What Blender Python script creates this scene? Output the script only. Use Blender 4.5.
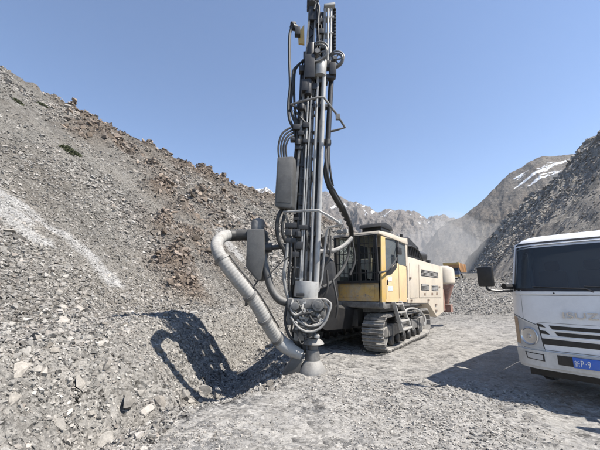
import bpy, bmesh, math, random
import numpy as np
from mathutils import Vector, Matrix

random.seed(11)
RNG = np.random.default_rng(11)
for o in list(bpy.data.objects):
    bpy.data.objects.remove(o, do_unlink=True)
SC = bpy.context.scene
COL = SC.collection

# ------------------------------------------------------------------ camera
CAM_H = 1.6
FPX = 320.0                      # focal length in pixels of the 600 px wide photograph
PITCH = math.atan(65.0 / FPX)
cam_d = bpy.data.cameras.new('camera')
cam = bpy.data.objects.new('camera', cam_d)
COL.objects.link(cam)
cam.location = (0, 0, CAM_H)
cam.rotation_euler = (math.pi / 2 + PITCH, 0, 0)
cam_d.sensor_fit = 'HORIZONTAL'
cam_d.sensor_width = 36.0
cam_d.lens = FPX / 600.0 * 36.0
cam_d.clip_start = 0.05
cam_d.clip_end = 20000
SC.camera = cam

# ------------------------------------------------------------------ light
SUN_EL = math.radians(55)
sd = Vector((0.93, -0.36, 0)).normalized()
SUN = Vector((sd.x * math.cos(SUN_EL), sd.y * math.cos(SUN_EL), math.sin(SUN_EL)))
world = bpy.data.worlds.new('World')
SC.world = world
world.use_nodes = True
wn = world.node_tree
wn.nodes.clear()
wo = wn.nodes.new('ShaderNodeOutputWorld')
wb = wn.nodes.new('ShaderNodeBackground')
sky = wn.nodes.new('ShaderNodeTexSky')
sky.sky_type = 'NISHITA'
sky.sun_disc = False
sky.sun_elevation = SUN_EL
sky.sun_rotation = math.atan2(sd.x, sd.y)
sky.altitude = 1500
sky.air_density = 1.0
sky.dust_density = 0.15
sky.ozone_density = 4.0
wb.inputs['Strength'].default_value = 0.110
wn.links.new(sky.outputs[0], wb.inputs['Color'])
wn.links.new(wb.outputs[0], wo.inputs['Surface'])
sl = bpy.data.lights.new('sun', 'SUN')
sl.energy = 5.0
sl.angle = math.radians(0.53)
sl.color = (1.0, 0.945, 0.865)
so = bpy.data.objects.new('sun', sl)
COL.objects.link(so)
so.rotation_euler = SUN.to_track_quat('Z', 'Y').to_euler()
so.location = (20, -5, 40)
SC.view_settings.view_transform = 'Standard'
SC.view_settings.look = 'None'
SC.view_settings.exposure = 1.0
SC.view_settings.gamma = 1.0
SC.render.engine = 'CYCLES'

# ------------------------------------------------------------------ pixel helpers (a pixel gives a direction)
_f = np.array([0, math.cos(PITCH), math.sin(PITCH)])
_u = np.array([0, -math.sin(PITCH), math.cos(PITCH)])
ORG = np.array([0, 0, CAM_H])


def ray(px, py):
    return np.array([1.0, 0, 0]) * ((px - 300) / FPX) + _f + _u * ((225 - py) / FPX)


def P(px, py, Y):
    v = ray(px, py)
    return Vector(ORG + v * (Y / v[1]))


def on_plane(px, py, p, n):
    v = ray(px, py)
    p = np.array(p)
    n = np.array(n)
    return Vector(ORG + v * (np.dot(p - ORG, n) / np.dot(v, n)))


# ------------------------------------------------------------------ materials
def new_mat(name):
    m = bpy.data.materials.new(name)
    m.use_nodes = True
    nt = m.node_tree
    return m, nt, nt.nodes['Principled BSDF'], nt.nodes['Material Output']


def nd(nt, typ, **kw):
    n = nt.nodes.new(typ)
    for k, v in kw.items():
        if k in n.inputs:
            n.inputs[k].default_value = v
        else:
            setattr(n, k, v)
    return n


def mixc(nt, fac, a, b, mode='MIX'):
    n = nt.nodes.new('ShaderNodeMix')
    n.data_type = 'RGBA'
    n.blend_type = mode
    for sock, val in ((n.inputs[0], fac), (n.inputs[6], a), (n.inputs[7], b)):
        if isinstance(val, bpy.types.NodeSocket):
            nt.links.new(val, sock)
        elif isinstance(val, (int, float)):
            sock.default_value = val
        else:
            sock.default_value = (val[0], val[1], val[2], 1)
    return n.outputs[2]


def mathn(nt, op, a, b=0.5, clamp=False):
    n = nt.nodes.new('ShaderNodeMath')
    n.operation = op
    n.use_clamp = clamp
    for sock, val in ((n.inputs[0], a), (n.inputs[1], b)):
        if isinstance(val, bpy.types.NodeSocket):
            nt.links.new(val, sock)
        else:
            sock.default_value = val
    return n.outputs[0]


def ramp(nt, val, lo, hi):
    n = nt.nodes.new('ShaderNodeMapRange')
    n.inputs[1].default_value = lo
    n.inputs[2].default_value = hi
    nt.links.new(val, n.inputs[0])
    return n.outputs[0]


def noise_tex(nt, vec, scale, detail=5, rough=0.55, dist=0.0):
    n = nt.nodes.new('ShaderNodeTexNoise')
    n.inputs['Scale'].default_value = scale
    n.inputs['Detail'].default_value = detail
    n.inputs['Roughness'].default_value = rough
    n.inputs['Distortion'].default_value = dist
    if vec is not None:
        nt.links.new(vec, n.inputs['Vector'])
    return n.outputs[0]


def world_pos(nt):
    return nt.nodes.new('ShaderNodeNewGeometry').outputs['Position']


def bump(nt, height, strength, dist, prev=None):
    n = nt.nodes.new('ShaderNodeBump')
    n.inputs['Strength'].default_value = strength
    n.inputs['Distance'].default_value = dist
    nt.links.new(height, n.inputs['Height'])
    if prev is not None:
        nt.links.new(prev, n.inputs['Normal'])
    return n.outputs[0]


def facets(nt, pos, scale, slope=1.0, rand=1.0):
    """broken plates: every Voronoi cell is a plane with its own tilt; returns height and a random value per cell"""
    v = nt.nodes.new('ShaderNodeTexVoronoi')
    v.inputs['Scale'].default_value = scale
    v.inputs['Randomness'].default_value = rand
    nt.links.new(pos, v.inputs['Vector'])
    d = nt.nodes.new('ShaderNodeVectorMath')
    d.operation = 'SUBTRACT'
    nt.links.new(pos, d.inputs[0])
    nt.links.new(v.outputs['Position'], d.inputs[1])
    c = nt.nodes.new('ShaderNodeVectorMath')
    c.operation = 'SUBTRACT'
    nt.links.new(v.outputs['Color'], c.inputs[0])
    c.inputs[1].default_value = (0.5, 0.5, 0.5)
    t = nt.nodes.new('ShaderNodeVectorMath')
    t.operation = 'DOT_PRODUCT'
    nt.links.new(d.outputs[0], t.inputs[0])
    nt.links.new(c.outputs[0], t.inputs[1])
    sp = nt.nodes.new('ShaderNodeSeparateColor')
    nt.links.new(v.outputs['Color'], sp.inputs[0])
    h = mathn(nt, 'MULTIPLY', t.outputs['Value'], 2.0 * slope)
    h = mathn(nt, 'ADD', h, mathn(nt, 'MULTIPLY', sp.outputs[2], 0.35 / scale))
    return h, sp.outputs[1]


DUST = (0.34, 0.325, 0.30)


def dusty(name, base, dust=0.35, rough=0.5, metal=0.0, scale=4.0, dustcol=DUST, chips=None, top=0.6, grime=0.45):
    """paint or metal carrying blotchy rock dust, thicker on faces that look up"""
    m, nt, bs, out = new_mat(name)
    pos = world_pos(nt)
    n1 = noise_tex(nt, pos, scale, 6, 0.65)
    n2 = noise_tex(nt, pos, scale * 7, 4, 0.6)
    g = nt.nodes.new('ShaderNodeNewGeometry')
    sx = nt.nodes.new('ShaderNodeSeparateXYZ')
    nt.links.new(g.outputs['Normal'], sx.inputs[0])
    up = mathn(nt, 'MULTIPLY', mathn(nt, 'MAXIMUM', sx.outputs[2], 0.0), top)
    blot = mathn(nt, 'MULTIPLY', ramp(nt, n1, 0.40, 0.68), dust * 1.3)
    fine = mathn(nt, 'MULTIPLY', ramp(nt, n2, 0.45, 0.7), dust * 0.6)
    fac = mathn(nt, 'ADD', mathn(nt, 'ADD', blot, fine), up, True)
    fac = mathn(nt, 'ADD', fac, dust * 0.25, True)
    col = base
    if chips is not None:
        n3 = noise_tex(nt, pos, scale * 2.2, 8, 0.75)
        col = mixc(nt, ramp(nt, n3, 0.56, 0.62), base, chips)
    gr = noise_tex(nt, pos, scale * 0.9, 7, 0.7, 0.6)
    mpz = nt.nodes.new('ShaderNodeMapping')
    mpz.inputs['Scale'].default_value = (9.0, 9.0, 0.8)
    nt.links.new(pos, mpz.inputs[0])
    run = noise_tex(nt, mpz.outputs[0], 1.0, 4, 0.6)
    gk = mathn(nt, 'ADD', mathn(nt, 'MULTIPLY', ramp(nt, gr, 0.5, 0.72), grime), mathn(nt, 'MULTIPLY', ramp(nt, run, 0.55, 0.75), grime * 0.6), True)
    col = mixc(nt, fac, col, dustcol)
    col = mixc(nt, gk, col, (0.05, 0.043, 0.036))
    nt.links.new(col, bs.inputs['Base Color'])
    r = mathn(nt, 'ADD', mathn(nt, 'MULTIPLY', fac, 0.4), rough, True)
    nt.links.new(r, bs.inputs['Roughness'])
    if metal:
        nt.links.new(mathn(nt, 'MULTIPLY', mathn(nt, 'SUBTRACT', 1.0, fac), metal), bs.inputs['Metallic'])
    nt.links.new(bump(nt, n2, 0.12, 0.01), bs.inputs['Normal'])
    return m


MAT = {}
MAT['cream'] = dusty('cream_paint', (0.58, 0.50, 0.39), 0.22, 0.42, scale=1.6, top=0.45, grime=0.16)
MAT['cream_door'] = dusty('yellow_cream_paint', (0.70, 0.50, 0.25), 0.2, 0.42, scale=2.5, grime=0.16)
MAT['yellow'] = dusty('yellow_paint', (0.60, 0.385, 0.09), 0.25, 0.45, scale=3.0, grime=0.16)
MAT['yellow_worn'] = dusty('worn_yellow_paint', (0.58, 0.35, 0.075), 0.45, 0.5, scale=3.0, chips=(0.16, 0.12, 0.09))
MAT['grey_steel'] = dusty('grey_painted_steel', (0.09, 0.09, 0.09), 0.32, 0.42, 0.3, scale=3.5)
MAT['light_steel'] = dusty('bare_light_steel', (0.36, 0.36, 0.35), 0.35, 0.42, 0.15, scale=4.0)
MAT['dark_steel'] = dusty('dark_oily_steel', (0.022, 0.022, 0.024), 0.04, 0.42, 0.3, scale=5.0, top=0.2)
MAT['black'] = dusty('black_paint', (0.007, 0.007, 0.008), 0.02, 0.55, scale=5.0, top=0.08)
MAT['rubber'] = dusty('black_rubber', (0.013, 0.013, 0.013), 0.04, 0.55, scale=8.0, top=0.12)
MAT['hose_grey'] = dusty('dusty_suction_hose', (0.22, 0.22, 0.21), 0.5, 0.6, scale=5.0)
MAT['box_grey'] = dusty('grey_cabinet_paint', (0.055, 0.055, 0.054), 0.09, 0.5, scale=3.0, top=0.4)
MAT['track'] = dusty('worn_track_steel', (0.10, 0.095, 0.09), 0.5, 0.5, 0.35, scale=5.0)
MAT['rust'] = dusty('rust_red_steel', (0.20, 0.075, 0.045), 0.25, 0.7, scale=5.0)
MAT['orange'] = dusty('orange_brown_bed', (0.42, 0.20, 0.055), 0.25, 0.6, scale=1.0)
MAT['white'] = dusty('white_truck_paint', (0.80, 0.805, 0.81), 0.10, 0.22, scale=1.5, top=0.05, grime=0.10)
MAT['white_dirty'] = dusty('dirty_white_plastic', (0.66, 0.65, 0.62), 0.30, 0.42, scale=3.0, top=0.2, grime=0.16)
MAT['trim'] = dusty('black_plastic_trim', (0.010, 0.010, 0.011), 0.02, 0.4, scale=6.0, top=0.06)
MAT['tyre'] = dusty('tyre_rubber', (0.02, 0.02, 0.02), 0.35, 0.75, scale=6.0)
MAT['blue_dark'] = dusty('dark_blue_paint', (0.03, 0.055, 0.12), 0.12, 0.4, scale=2.0)
MAT['decal'] = dusty('brown_decal', (0.16, 0.10, 0.06), 0.15, 0.6)
MAT['seat'] = dusty('grey_brown_fabric', (0.16, 0.11, 0.08), 0.1, 0.85)
MAT['plate_blue'] = dusty('blue_number_plate', (0.03, 0.13, 0.55), 0.08, 0.35, scale=8.0, top=0.0, grime=0.06)
MAT['plate_white'] = dusty('white_plate_paint', (0.8, 0.8, 0.8), 0.05, 0.4, grime=0.06)
MAT['chrome'] = dusty('chrome', (0.62, 0.62, 0.63), 0.06, 0.18, 0.9, grime=0.06)
MAT['indicator'] = dusty('amber_lens', (0.50, 0.36, 0.24), 0.1, 0.2)
MAT['sticker_blue'] = dusty('pale_sticker', (0.50, 0.55, 0.62), 0.1, 0.5)


def glass_mat(name, tint, clear, rough=0.04, base=(0.02, 0.025, 0.03)):
    m, nt, bs, out = new_mat(name)
    tr = nt.nodes.new('ShaderNodeBsdfTransparent')
    tr.inputs[0].default_value = (*tint, 1)
    bs.inputs['Base Color'].default_value = (*base, 1)
    n = noise_tex(nt, world_pos(nt), 5.0, 6, 0.7)
    nt.links.new(mathn(nt, 'ADD', mathn(nt, 'MULTIPLY', n, 0.12), rough), bs.inputs['Roughness'])
    mx = nt.nodes.new('ShaderNodeMixShader')
    mx.inputs[0].default_value = clear
    nt.links.new(bs.outputs[0], mx.inputs[1])
    nt.links.new(tr.outputs[0], mx.inputs[2])
    nt.links.new(mx.outputs[0], out.inputs['Surface'])
    return m


MAT['glass'] = glass_mat('window_glass', (0.82, 0.88, 0.88), 0.78)
MAT['glass_reflection_tint'] = glass_mat('reflection_tinted_side_glass', (0.6, 0.66, 0.68), 0.35, 0.1, (0.16, 0.18, 0.19))  # pale base colour stands in for reflected sky and mountains
MAT['windscreen'] = glass_mat('windscreen_glass', (0.62, 0.68, 0.72), 0.62, 0.02, (0.075, 0.085, 0.10))
m, nt, bs, out = new_mat('headlight_lens')
bs.inputs['Base Color'].default_value = (0.46, 0.465, 0.47, 1)
bs.inputs['Roughness'].default_value = 0.12
bs.inputs['Coat Weight'].default_value = 1.0
MAT['lens'] = m


# ------------------------------------------------------------------ mesh helpers
CEN = {}          # local centre of each part, so that sub-parts can be placed


class MB:
    def __init__(s):
        s.v = []
        s.f = []

    def add(s, vs, fs):
        b = len(s.v)
        s.v += [Vector(v) for v in vs]
        s.f += [[b + i for i in f] for f in fs]
        return s

    def box(s, c, size, R=None):
        c = Vector(c)
        hx, hy, hz = size[0] / 2, size[1] / 2, size[2] / 2
        vs = [Vector((x, y, z)) for x in (-hx, hx) for y in (-hy, hy) for z in (-hz, hz)]
        if R is not None:
            vs = [R @ v for v in vs]
        return s.add([c + v for v in vs], [[0, 1, 3, 2], [4, 6, 7, 5], [0, 4, 5, 1], [2, 3, 7, 6], [0, 2, 6, 4], [1, 5, 7, 3]])

    def bx(s, x0, x1, y0, y1, z0, z1):
        return s.box(((x0 + x1) / 2, (y0 + y1) / 2, (z0 + z1) / 2), (abs(x1 - x0), abs(y1 - y0), abs(z1 - z0)))

    def bar(s, p0, p1, w, h, up=(0, 0, 1)):
        p0, p1 = Vector(p0), Vector(p1)
        d = (p1 - p0)
        L = d.length
        d.normalize()
        up = Vector(up)
        if abs(d.dot(up)) > 0.97:
            up = Vector((0, 1, 0)) if abs(d.y) < 0.9 else Vector((1, 0, 0))
        x = d.cross(up).normalized()
        y = x.cross(d).normalized()
        R = Matrix((x, d, y)).transposed()
        return s.box((p0 + p1) / 2, (w, L, h), R)

    def tube(s, pts, r, n=8, sm=0, caps=True):
        pts = [Vector(p) for p in pts]
        rs = list(r) if isinstance(r, (list, tuple)) else [r] * len(pts)
        if sm:
            q, qr = [], []
            for i in range(len(pts) - 1):
                a, b = pts[max(i - 1, 0)], pts[i]
                c, d = pts[i + 1], pts[min(i + 2, len(pts) - 1)]
                for k in range(sm):
                    t = k / sm
                    q.append(0.5 * ((2 * b) + (c - a) * t + (2 * a - 5 * b + 4 * c - d) * t * t + (3 * b - a - 3 * c + d) * t ** 3))
                    qr.append(rs[i] * (1 - t) + rs[i + 1] * t)
            q.append(pts[-1])
            qr.append(rs[-1])
            pts, rs = q, qr
        T = []
        for i in range(len(pts)):
            T.append((pts[min(i + 1, len(pts) - 1)] - pts[max(i - 1, 0)]).normalized())
        ref = Vector((0, 0, 1)) if abs(T[0].z) < 0.9 else Vector((1, 0, 0))
        x = T[0].cross(ref).normalized()
        vs, fs = [], []
        for i, p in enumerate(pts):
            x = (x - T[i] * x.dot(T[i])).normalized()
            y = T[i].cross(x)
            for k in range(n):
                a = 2 * math.pi * k / n
                vs.append(p + (x * math.cos(a) + y * math.sin(a)) * rs[i])
        for i in range(len(pts) - 1):
            for k in range(n):
                k2 = (k + 1) % n
                fs.append([i * n + k, i * n + k2, (i + 1) * n + k2, (i + 1) * n + k])
        if caps:
            fs.append(list(range(n - 1, -1, -1)))
            fs.append([(len(pts) - 1) * n + k for k in range(n)])
        return s.add(vs, fs)

    def cyl(s, p0, p1, r0, r1=None, n=14):
        return s.tube([p0, p1], [r0, r0 if r1 is None else r1], n)

    def lathe(s, p0, axis, prof, n=18):
        """prof: (radius, distance along the axis)"""
        p0, ax = Vector(p0), Vector(axis).normalized()
        ref = Vector((0, 0, 1)) if abs(ax.z) < 0.9 else Vector((1, 0, 0))
        x = ax.cross(ref).normalized()
        y = ax.cross(x)
        vs, fs = [], []
        for r, h in prof:
            for k in range(n):
                a = 2 * math.pi * k / n
                vs.append(p0 + ax * h + (x * math.cos(a) + y * math.sin(a)) * max(r, 1e-4))
        for i in range(len(prof) - 1):
            for k in range(n):
                k2 = (k + 1) % n
                fs.append([i * n + k, i * n + k2, (i + 1) * n + k2, (i + 1) * n + k])
        fs.append(list(range(n)))
        fs.append([(len(prof) - 1) * n + k for k in range(n - 1, -1, -1)])
        return s.add(vs, fs)

    def prism(s, poly, vec):
        poly = [Vector(p) for p in poly]
        vec = Vector(vec)
        n = len(poly)
        fs = [list(range(n)), list(range(2 * n - 1, n - 1, -1))]
        for i in range(n):
            j = (i + 1) % n
            fs.append([i, i + n, j + n, j])
        return s.add(poly + [p + vec for p in poly], fs)

    def mesh(s, name, mat, bevel=0.0, smooth=35):
        me = bpy.data.meshes.new(name)
        bm = bmesh.new()
        vv = [bm.verts.new(v) for v in s.v]
        for f in s.f:
            try:
                bm.faces.new([vv[i] for i in f])
            except ValueError:
                pass
        bmesh.ops.recalc_face_normals(bm, faces=bm.faces)
        if bevel:
            es = [e for e in bm.edges if len(e.link_faces) == 2 and e.calc_face_angle(0) > math.radians(35)]
            bmesh.ops.bevel(bm, geom=es, offset=bevel, segments=2, profile=0.6, affect='EDGES', clamp_overlap=True)
        bm.to_mesh(me)
        bm.free()
        if smooth:
            me.polygons.foreach_set('use_smooth', [True] * len(me.polygons))
            me.set_sharp_from_angle(angle=math.radians(smooth))
        me.materials.append(MAT[mat] if isinstance(mat, str) else mat)
        return me

    def build(s, name, mat, parent=None, M=None, bevel=0.0, smooth=35):
        """M: matrix that takes these coordinates into the frame of the root thing"""
        if M is not None:
            s.v = [M @ v for v in s.v]
        lo = Vector((min(v[i] for v in s.v) for i in range(3)))
        hi = Vector((max(v[i] for v in s.v) for i in range(3)))
        c = (lo + hi) / 2
        s.v = [v - c for v in s.v]
        me = s.mesh(name, mat, bevel, smooth)
        o = bpy.data.objects.new(name, me)
        COL.objects.link(o)
        if parent is not None:
            o.parent = parent
        o.location = c - CEN.get(parent.name if parent else None, Vector((0, 0, 0)))
        CEN[o.name] = c
        return o


def empty(name, loc, rz, label, cat, group=None):
    o = bpy.data.objects.new(name, None)
    o.empty_display_size = 0.3
    COL.objects.link(o)
    o.location = loc
    o.rotation_euler = (0, 0, rz)
    o['label'] = label
    o['category'] = cat
    if group:
        o['group'] = group
    return o


def frame(loc, rz):
    return Matrix.Translation(Vector(loc)) @ Matrix.Rotation(rz, 4, 'Z')


def mesh_np(name, V, Fq, mats, smooth=False, attrs=None):
    """fast mesh from arrays; Fq (n,3) or (n,4)"""
    me = bpy.data.meshes.new(name)
    k = Fq.shape[1]
    me.vertices.add(len(V))
    me.vertices.foreach_set('co', np.ascontiguousarray(V, dtype=np.float32).ravel())
    me.loops.add(Fq.size)
    me.loops.foreach_set('vertex_index', np.ascontiguousarray(Fq, dtype=np.int32).ravel())
    me.polygons.add(len(Fq))
    me.polygons.foreach_set('loop_start', np.arange(0, Fq.size, k, dtype=np.int32))
    me.polygons.foreach_set('use_smooth', np.full(len(Fq), bool(smooth)))
    me.update(calc_edges=True)
    for nm, arr in (attrs or {}).items():
        if arr.ndim == 1:
            a = me.attributes.new(nm, 'FLOAT', 'POINT')
            a.data.foreach_set('value', np.ascontiguousarray(arr, dtype=np.float32))
        else:
            a = me.attributes.new(nm, 'FLOAT_COLOR', 'POINT')
            a.data.foreach_set('color', np.ascontiguousarray(arr, dtype=np.float32).ravel())
    me.materials.append(mats)
    return me


def obj_np(name, me, parent=None):
    o = bpy.data.objects.new(name, me)
    COL.objects.link(o)
    if parent:
        o.parent = parent
    return o


# ------------------------------------------------------------------ noise
def _hash(ix, iy, seed):
    h = (ix.astype(np.int64) * 374761393 + iy.astype(np.int64) * 668265263 + seed * 1442695041) & 0x7fffffff
    h = ((h ^ (h >> 13)) * 1274126177) & 0x7fffffff
    h = h ^ (h >> 16)
    return (h & 0xffff) / 65535.0


def vnoise(x, y, seed=0):
    ix, iy = np.floor(x), np.floor(y)
    fx, fy = x - ix, y - iy
    ux, uy = fx * fx * (3 - 2 * fx), fy * fy * (3 - 2 * fy)
    a, b = _hash(ix, iy, seed), _hash(ix + 1, iy, seed)
    c, d = _hash(ix, iy + 1, seed), _hash(ix + 1, iy + 1, seed)
    return (a + (b - a) * ux) * (1 - uy) + (c + (d - c) * ux) * uy


def fbm(x, y, oct=4, seed=0, gain=0.5):
    s, a, t = 0, 1.0, 0
    for i in range(oct):
        s = s + a * (vnoise(x, y, seed + i * 7) * 2 - 1)
        t += a
        a *= gain
        x, y = x * 2.03 + 3.1, y * 2.03 - 1.7
    return s / t


def ridged(x, y, oct=4, seed=0):
    s, a, t = 0, 1.0, 0
    for i in range(oct):
        s = s + a * (1 - np.abs(vnoise(x, y, seed + i * 5) * 2 - 1))
        t += a
        a *= 0.5
        x, y = x * 2.1 + 1.3, y * 2.1 + 5.2
    return s / t


def sstep(a, b, x):
    t = np.clip((x - a) / (b - a), 0, 1)
    return t * t * (3 - 2 * t)


# ------------------------------------------------------------------ terrain
WV = np.array([0.44, 0.898])          # the way the valley runs
NV = np.array([-0.898, 0.44])         # towards the left hillside


def st(x, y):
    return x * WV[0] + y * WV[1], x * NV[0] + y * NV[1]


LIPY = [0, 2.75, 4.5, 5.0, 5.3, 5.7, 6.5, 8, 10, 14, 24, 60]
LIPX = [-1.4, -1.6, -1.85, -1.45, -0.95, -0.5, -0.42, -0.5, -0.8, 0.3, 4.5, 18]


def lip(y):
    """edge of the levelled floor, beyond which the loose rubble lies"""
    return np.interp(y, LIPY, LIPX)


CS = np.array([-60, 0, 17.7, 20, 25, 27, 34, 60, 79, 105, 140, 400])
CD = np.array([80, 78, 74, 58, 44, 36, 30.5, 35, 33.5, 18, 10, 9])


def h_base(x, y):
    s, t = st(x, y)
    floor = 0.075 * np.clip(s - 15, 0, 75) * sstep(12, 30, s)
    # ditch, steep rubble bank, then a bench behind its crest, then the hillside
    xf = lip(y) + 0.12 * fbm(y * 1.3, x * 0.1, 2, 3)
    xc = np.interp(y, [0, 2, 6, 8, 10, 13, 20], [-3.4, -3.6, -3.8, -3.7, -3.0, -2.2, 0.5]) + 0.3 * fbm(y * 0.6, x * 0.05, 2, 4)
    u = (xf - x) / np.maximum(xf - xc, 0.6)
    dd = np.interp(y, [0, 3, 4.5, 6, 8, 10, 13, 18], [0.05, 0.12, 0.3, 0.5, 0.5, 0.35, 0.1, 0.0])
    up_ = np.interp(u, [0.42, 0.62, 0.85, 1.0, 1.25, 2.2], [0, 0.36, 0.86, 0.97, 0.90, 0.62])
    dn_ = np.interp(u, [0, 0.08, 0.26, 0.42, 0.62], [0, 0.25, 1.0, 0.95, 0])
    bank = (up_ * (1 - 0.5 * sstep(10, 16, s)) - dn_ * dd) * sstep(-6, -1, s + 0 * x)
    hill0 = 8.2
    up = 0.68 * np.maximum(t - hill0, 0) - 0.68 * 0.8 * (1 - np.exp(-np.maximum(t - hill0, 0) / 0.8))
    Dc = np.interp(s, CS, CD)
    Hc = 0.68 * (Dc - hill0)
    down = Hc - 0.55 * (t - Dc)
    hill = np.minimum(up, np.maximum(down, 0.0))
    return floor + bank + hill


def cast(px, py, h=h_base):
    v = ray(px, py)
    t = 2.0
    for i in range(4000):
        p = ORG + v * t
        if p[2] < h(np.array(p[0]), np.array(p[1])):
            return p
        t *= 1.004
        if t > 400:
            break
    return p


# rocky brown outcrops on the left hillside: pixel centre, radius, strength
OUT_PX = [(172, 268, 17, 1.0), (182, 290, 15, .9), (165, 240, 15, .9), (186, 222, 14, .8), (160, 200, 13, .9), (100, 143, 17, .9),
          (122, 152, 16, .8), (140, 140, 12, .5), (75, 138, 9, .5), (212, 236, 13, .8), (228, 205, 10, .7), (238, 190, 10, 1.0), (222, 187, 9, .9),
          (200, 205, 12, .6), (120, 112, 10, .8), (100, 104, 9, .7), (180, 290, 10, .7), (205, 262, 10, .6), (150, 172, 9, .5), (190, 250, 16, .8),
          (218, 272, 12, .6), (255, 225, 14, .6),
          (120, 138, 26, .45), (165, 180, 28, .45), (185, 240, 32, .5), (225, 225, 26, .45), (150, 160, 26, .4), (205, 200, 24, .45), (95, 128, 20, .4)]
OUT = []
for px, py, r, a in OUT_PX:
    p = cast(px, py)
    dist = np.linalg.norm(p - ORG)
    if dist < 200:
        OUT.append((p[0], p[1], r * dist / FPX * 1.35, a, p[2]))
PALE_PX = [[(0, 190), (30, 212), (60, 232), (90, 255), (115, 283)], [(0, 215), (40, 245)], [(0, 202), (25, 222)], [(218, 240), (236, 262)]]
PALE = []
for path in PALE_PX:
    pts = [cast(*q) for q in path]
    for a, b in zip(pts[:-1], pts[1:]):
        for k in np.linspace(0, 1, 7):
            PALE.append((a[:2] * (1 - k) + b[:2] * k, 0.034 * np.linalg.norm(a)))


def masks(x, y):
    br = np.zeros_like(x)
    hl = st(x, y)[1] > 5.0
    xs, ys = x[hl], y[hl]
    b_, p_ = np.zeros_like(xs), np.zeros_like(xs)
    for ox, oy, r, a, _ in OUT:
        d2 = ((xs - ox) ** 2 + (ys - oy) ** 2) / (r * r)
        b_ = np.maximum(b_, a * np.exp(-d2 * 1.1))
    pa = np.zeros_like(x)
    for (q, r) in PALE:
        d2 = ((xs - q[0]) ** 2 + (ys - q[1]) ** 2) / (r * r)
        p_ = np.maximum(p_, np.exp(-d2 * 1.6))
    br[hl], pa[hl] = b_, p_
    s, t = st(x, y)
    # the brown crest of the ridge
    Dc = np.interp(s, CS, CD)
    cr = np.exp(-((t - Dc + 2.0) / 4.0) ** 2) * sstep(18, 24, s) * (1 - sstep(95, 110, s)) * 0.75
    br = np.maximum(br, cr)
    n = fbm(x * 0.35, y * 0.35, 4, 21)
    br = np.clip(br * (1.0 + 1.1 * n), 0, 1)
    road = sstep(-0.15, 0.45, x - lip(y) + 0.3 * fbm(s * 0.9, t * 0.9, 3, 5)) * sstep(-11, -7, t) * (1 - 0.85 * sstep(15, 26, s + 3 * fbm(x * 0.2, y * 0.2, 2, 8)))
    return br, pa, road


def height(x, y, full=True):
    z = h_base(x, y)
    s, t = st(x, y)
    br, pa, road = masks(x, y)
    hillw = sstep(7.5, 14, t)
    # fall-line gullies and lumps on the hillside
    g = fbm(s * 0.16, t * 0.035, 4, 31) * 1.1 + fbm(s * 0.8, t * 0.12, 3, 37) * 0.28
    z = z + hillw * g * (0.6 + 0.4 * sstep(8, 30, t))
    z = z + hillw * fbm(x * 0.9, y * 0.9, 4, 41, 0.6) * 0.22
    crag = ridged(x * 0.28 + 0.3 * y * 0.28, y * 0.28, 4, 51) - 0.55
    z = z + br * hillw * (crag * 4.6 + 0.3 + 0.5 * (ridged(x * 0.9, y * 0.9, 3, 57) - 0.5))
    # rubble
    rub = 1 - road
    near = np.exp(-np.maximum(np.hypot(x, y) - 12, 0) / 25)
    z = z + rub * near * (fbm(x * 0.9, y * 0.9, 4, 61, 0.55) * 0.15 + fbm(x * 3.5, y * 3.5, 4, 63, 0.65) * 0.10 * (1 - hillw))
    # wheel-rutted, levelled rock floor
    rut = fbm((s + 0.25 * t) * 0.35, (t - 0.2 * s) * 2.6, 3, 71) * 0.05 + fbm(x * 0.45, y * 0.45, 3, 73) * 0.055
    z = z + road * near * rut + fbm(x * 6, y * 6, 3, 75) * 0.012 * near
    return z


def axis(lo, hi, dens, c0, c1, growth):
    """grid lines: spacing dens between c0 and c1, growing outside"""
    mid = list(np.arange(c0, c1 + 1e-6, dens))
    a, d = mid[-1], dens
    while a < hi:
        d *= growth
        a += d
        mid.append(a)
    a, d = mid[0], dens
    pre = []
    while a > lo:
        d *= growth
        a -= d
        pre.append(a)
    return np.array(pre[::-1] + mid)


sa = axis(-200, 2600, 0.09, 1.5, 13, 1.02)
ta = axis(-2000, 2000, 0.09, -5.0, 9.5, 1.02)
S_, T_ = np.meshgrid(sa, ta, indexing='ij')
GX = S_ * WV[0] + T_ * NV[0]
GY = S_ * WV[1] + T_ * NV[1]
GZ = height(GX, GY)
# sink the far sheet so that the mountains stand on it
gbr, gpa, gro = masks(GX, GY)
ni, nj = GX.shape
idx = np.arange(ni * nj).reshape(ni, nj)
Fg = np.stack([idx[:-1, :-1], idx[1:, :-1], idx[1:, 1:], idx[:-1, 1:]], -1).reshape(-1, 4)[:, ::-1]
VG = np.stack([GX, GY, GZ], -1).reshape(-1, 3)
_s, _t = st(GX, GY)
gro = np.maximum(gro, 0.45 * sstep(9, 7, _t) * (GX < 30))
colr = np.stack([gbr, gpa, gro, np.ones_like(gbr)], -1).reshape(-1, 4)


def ground_z(x, y):
    return float(height(np.array([float(x)]), np.array([float(y)]))[0])


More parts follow.
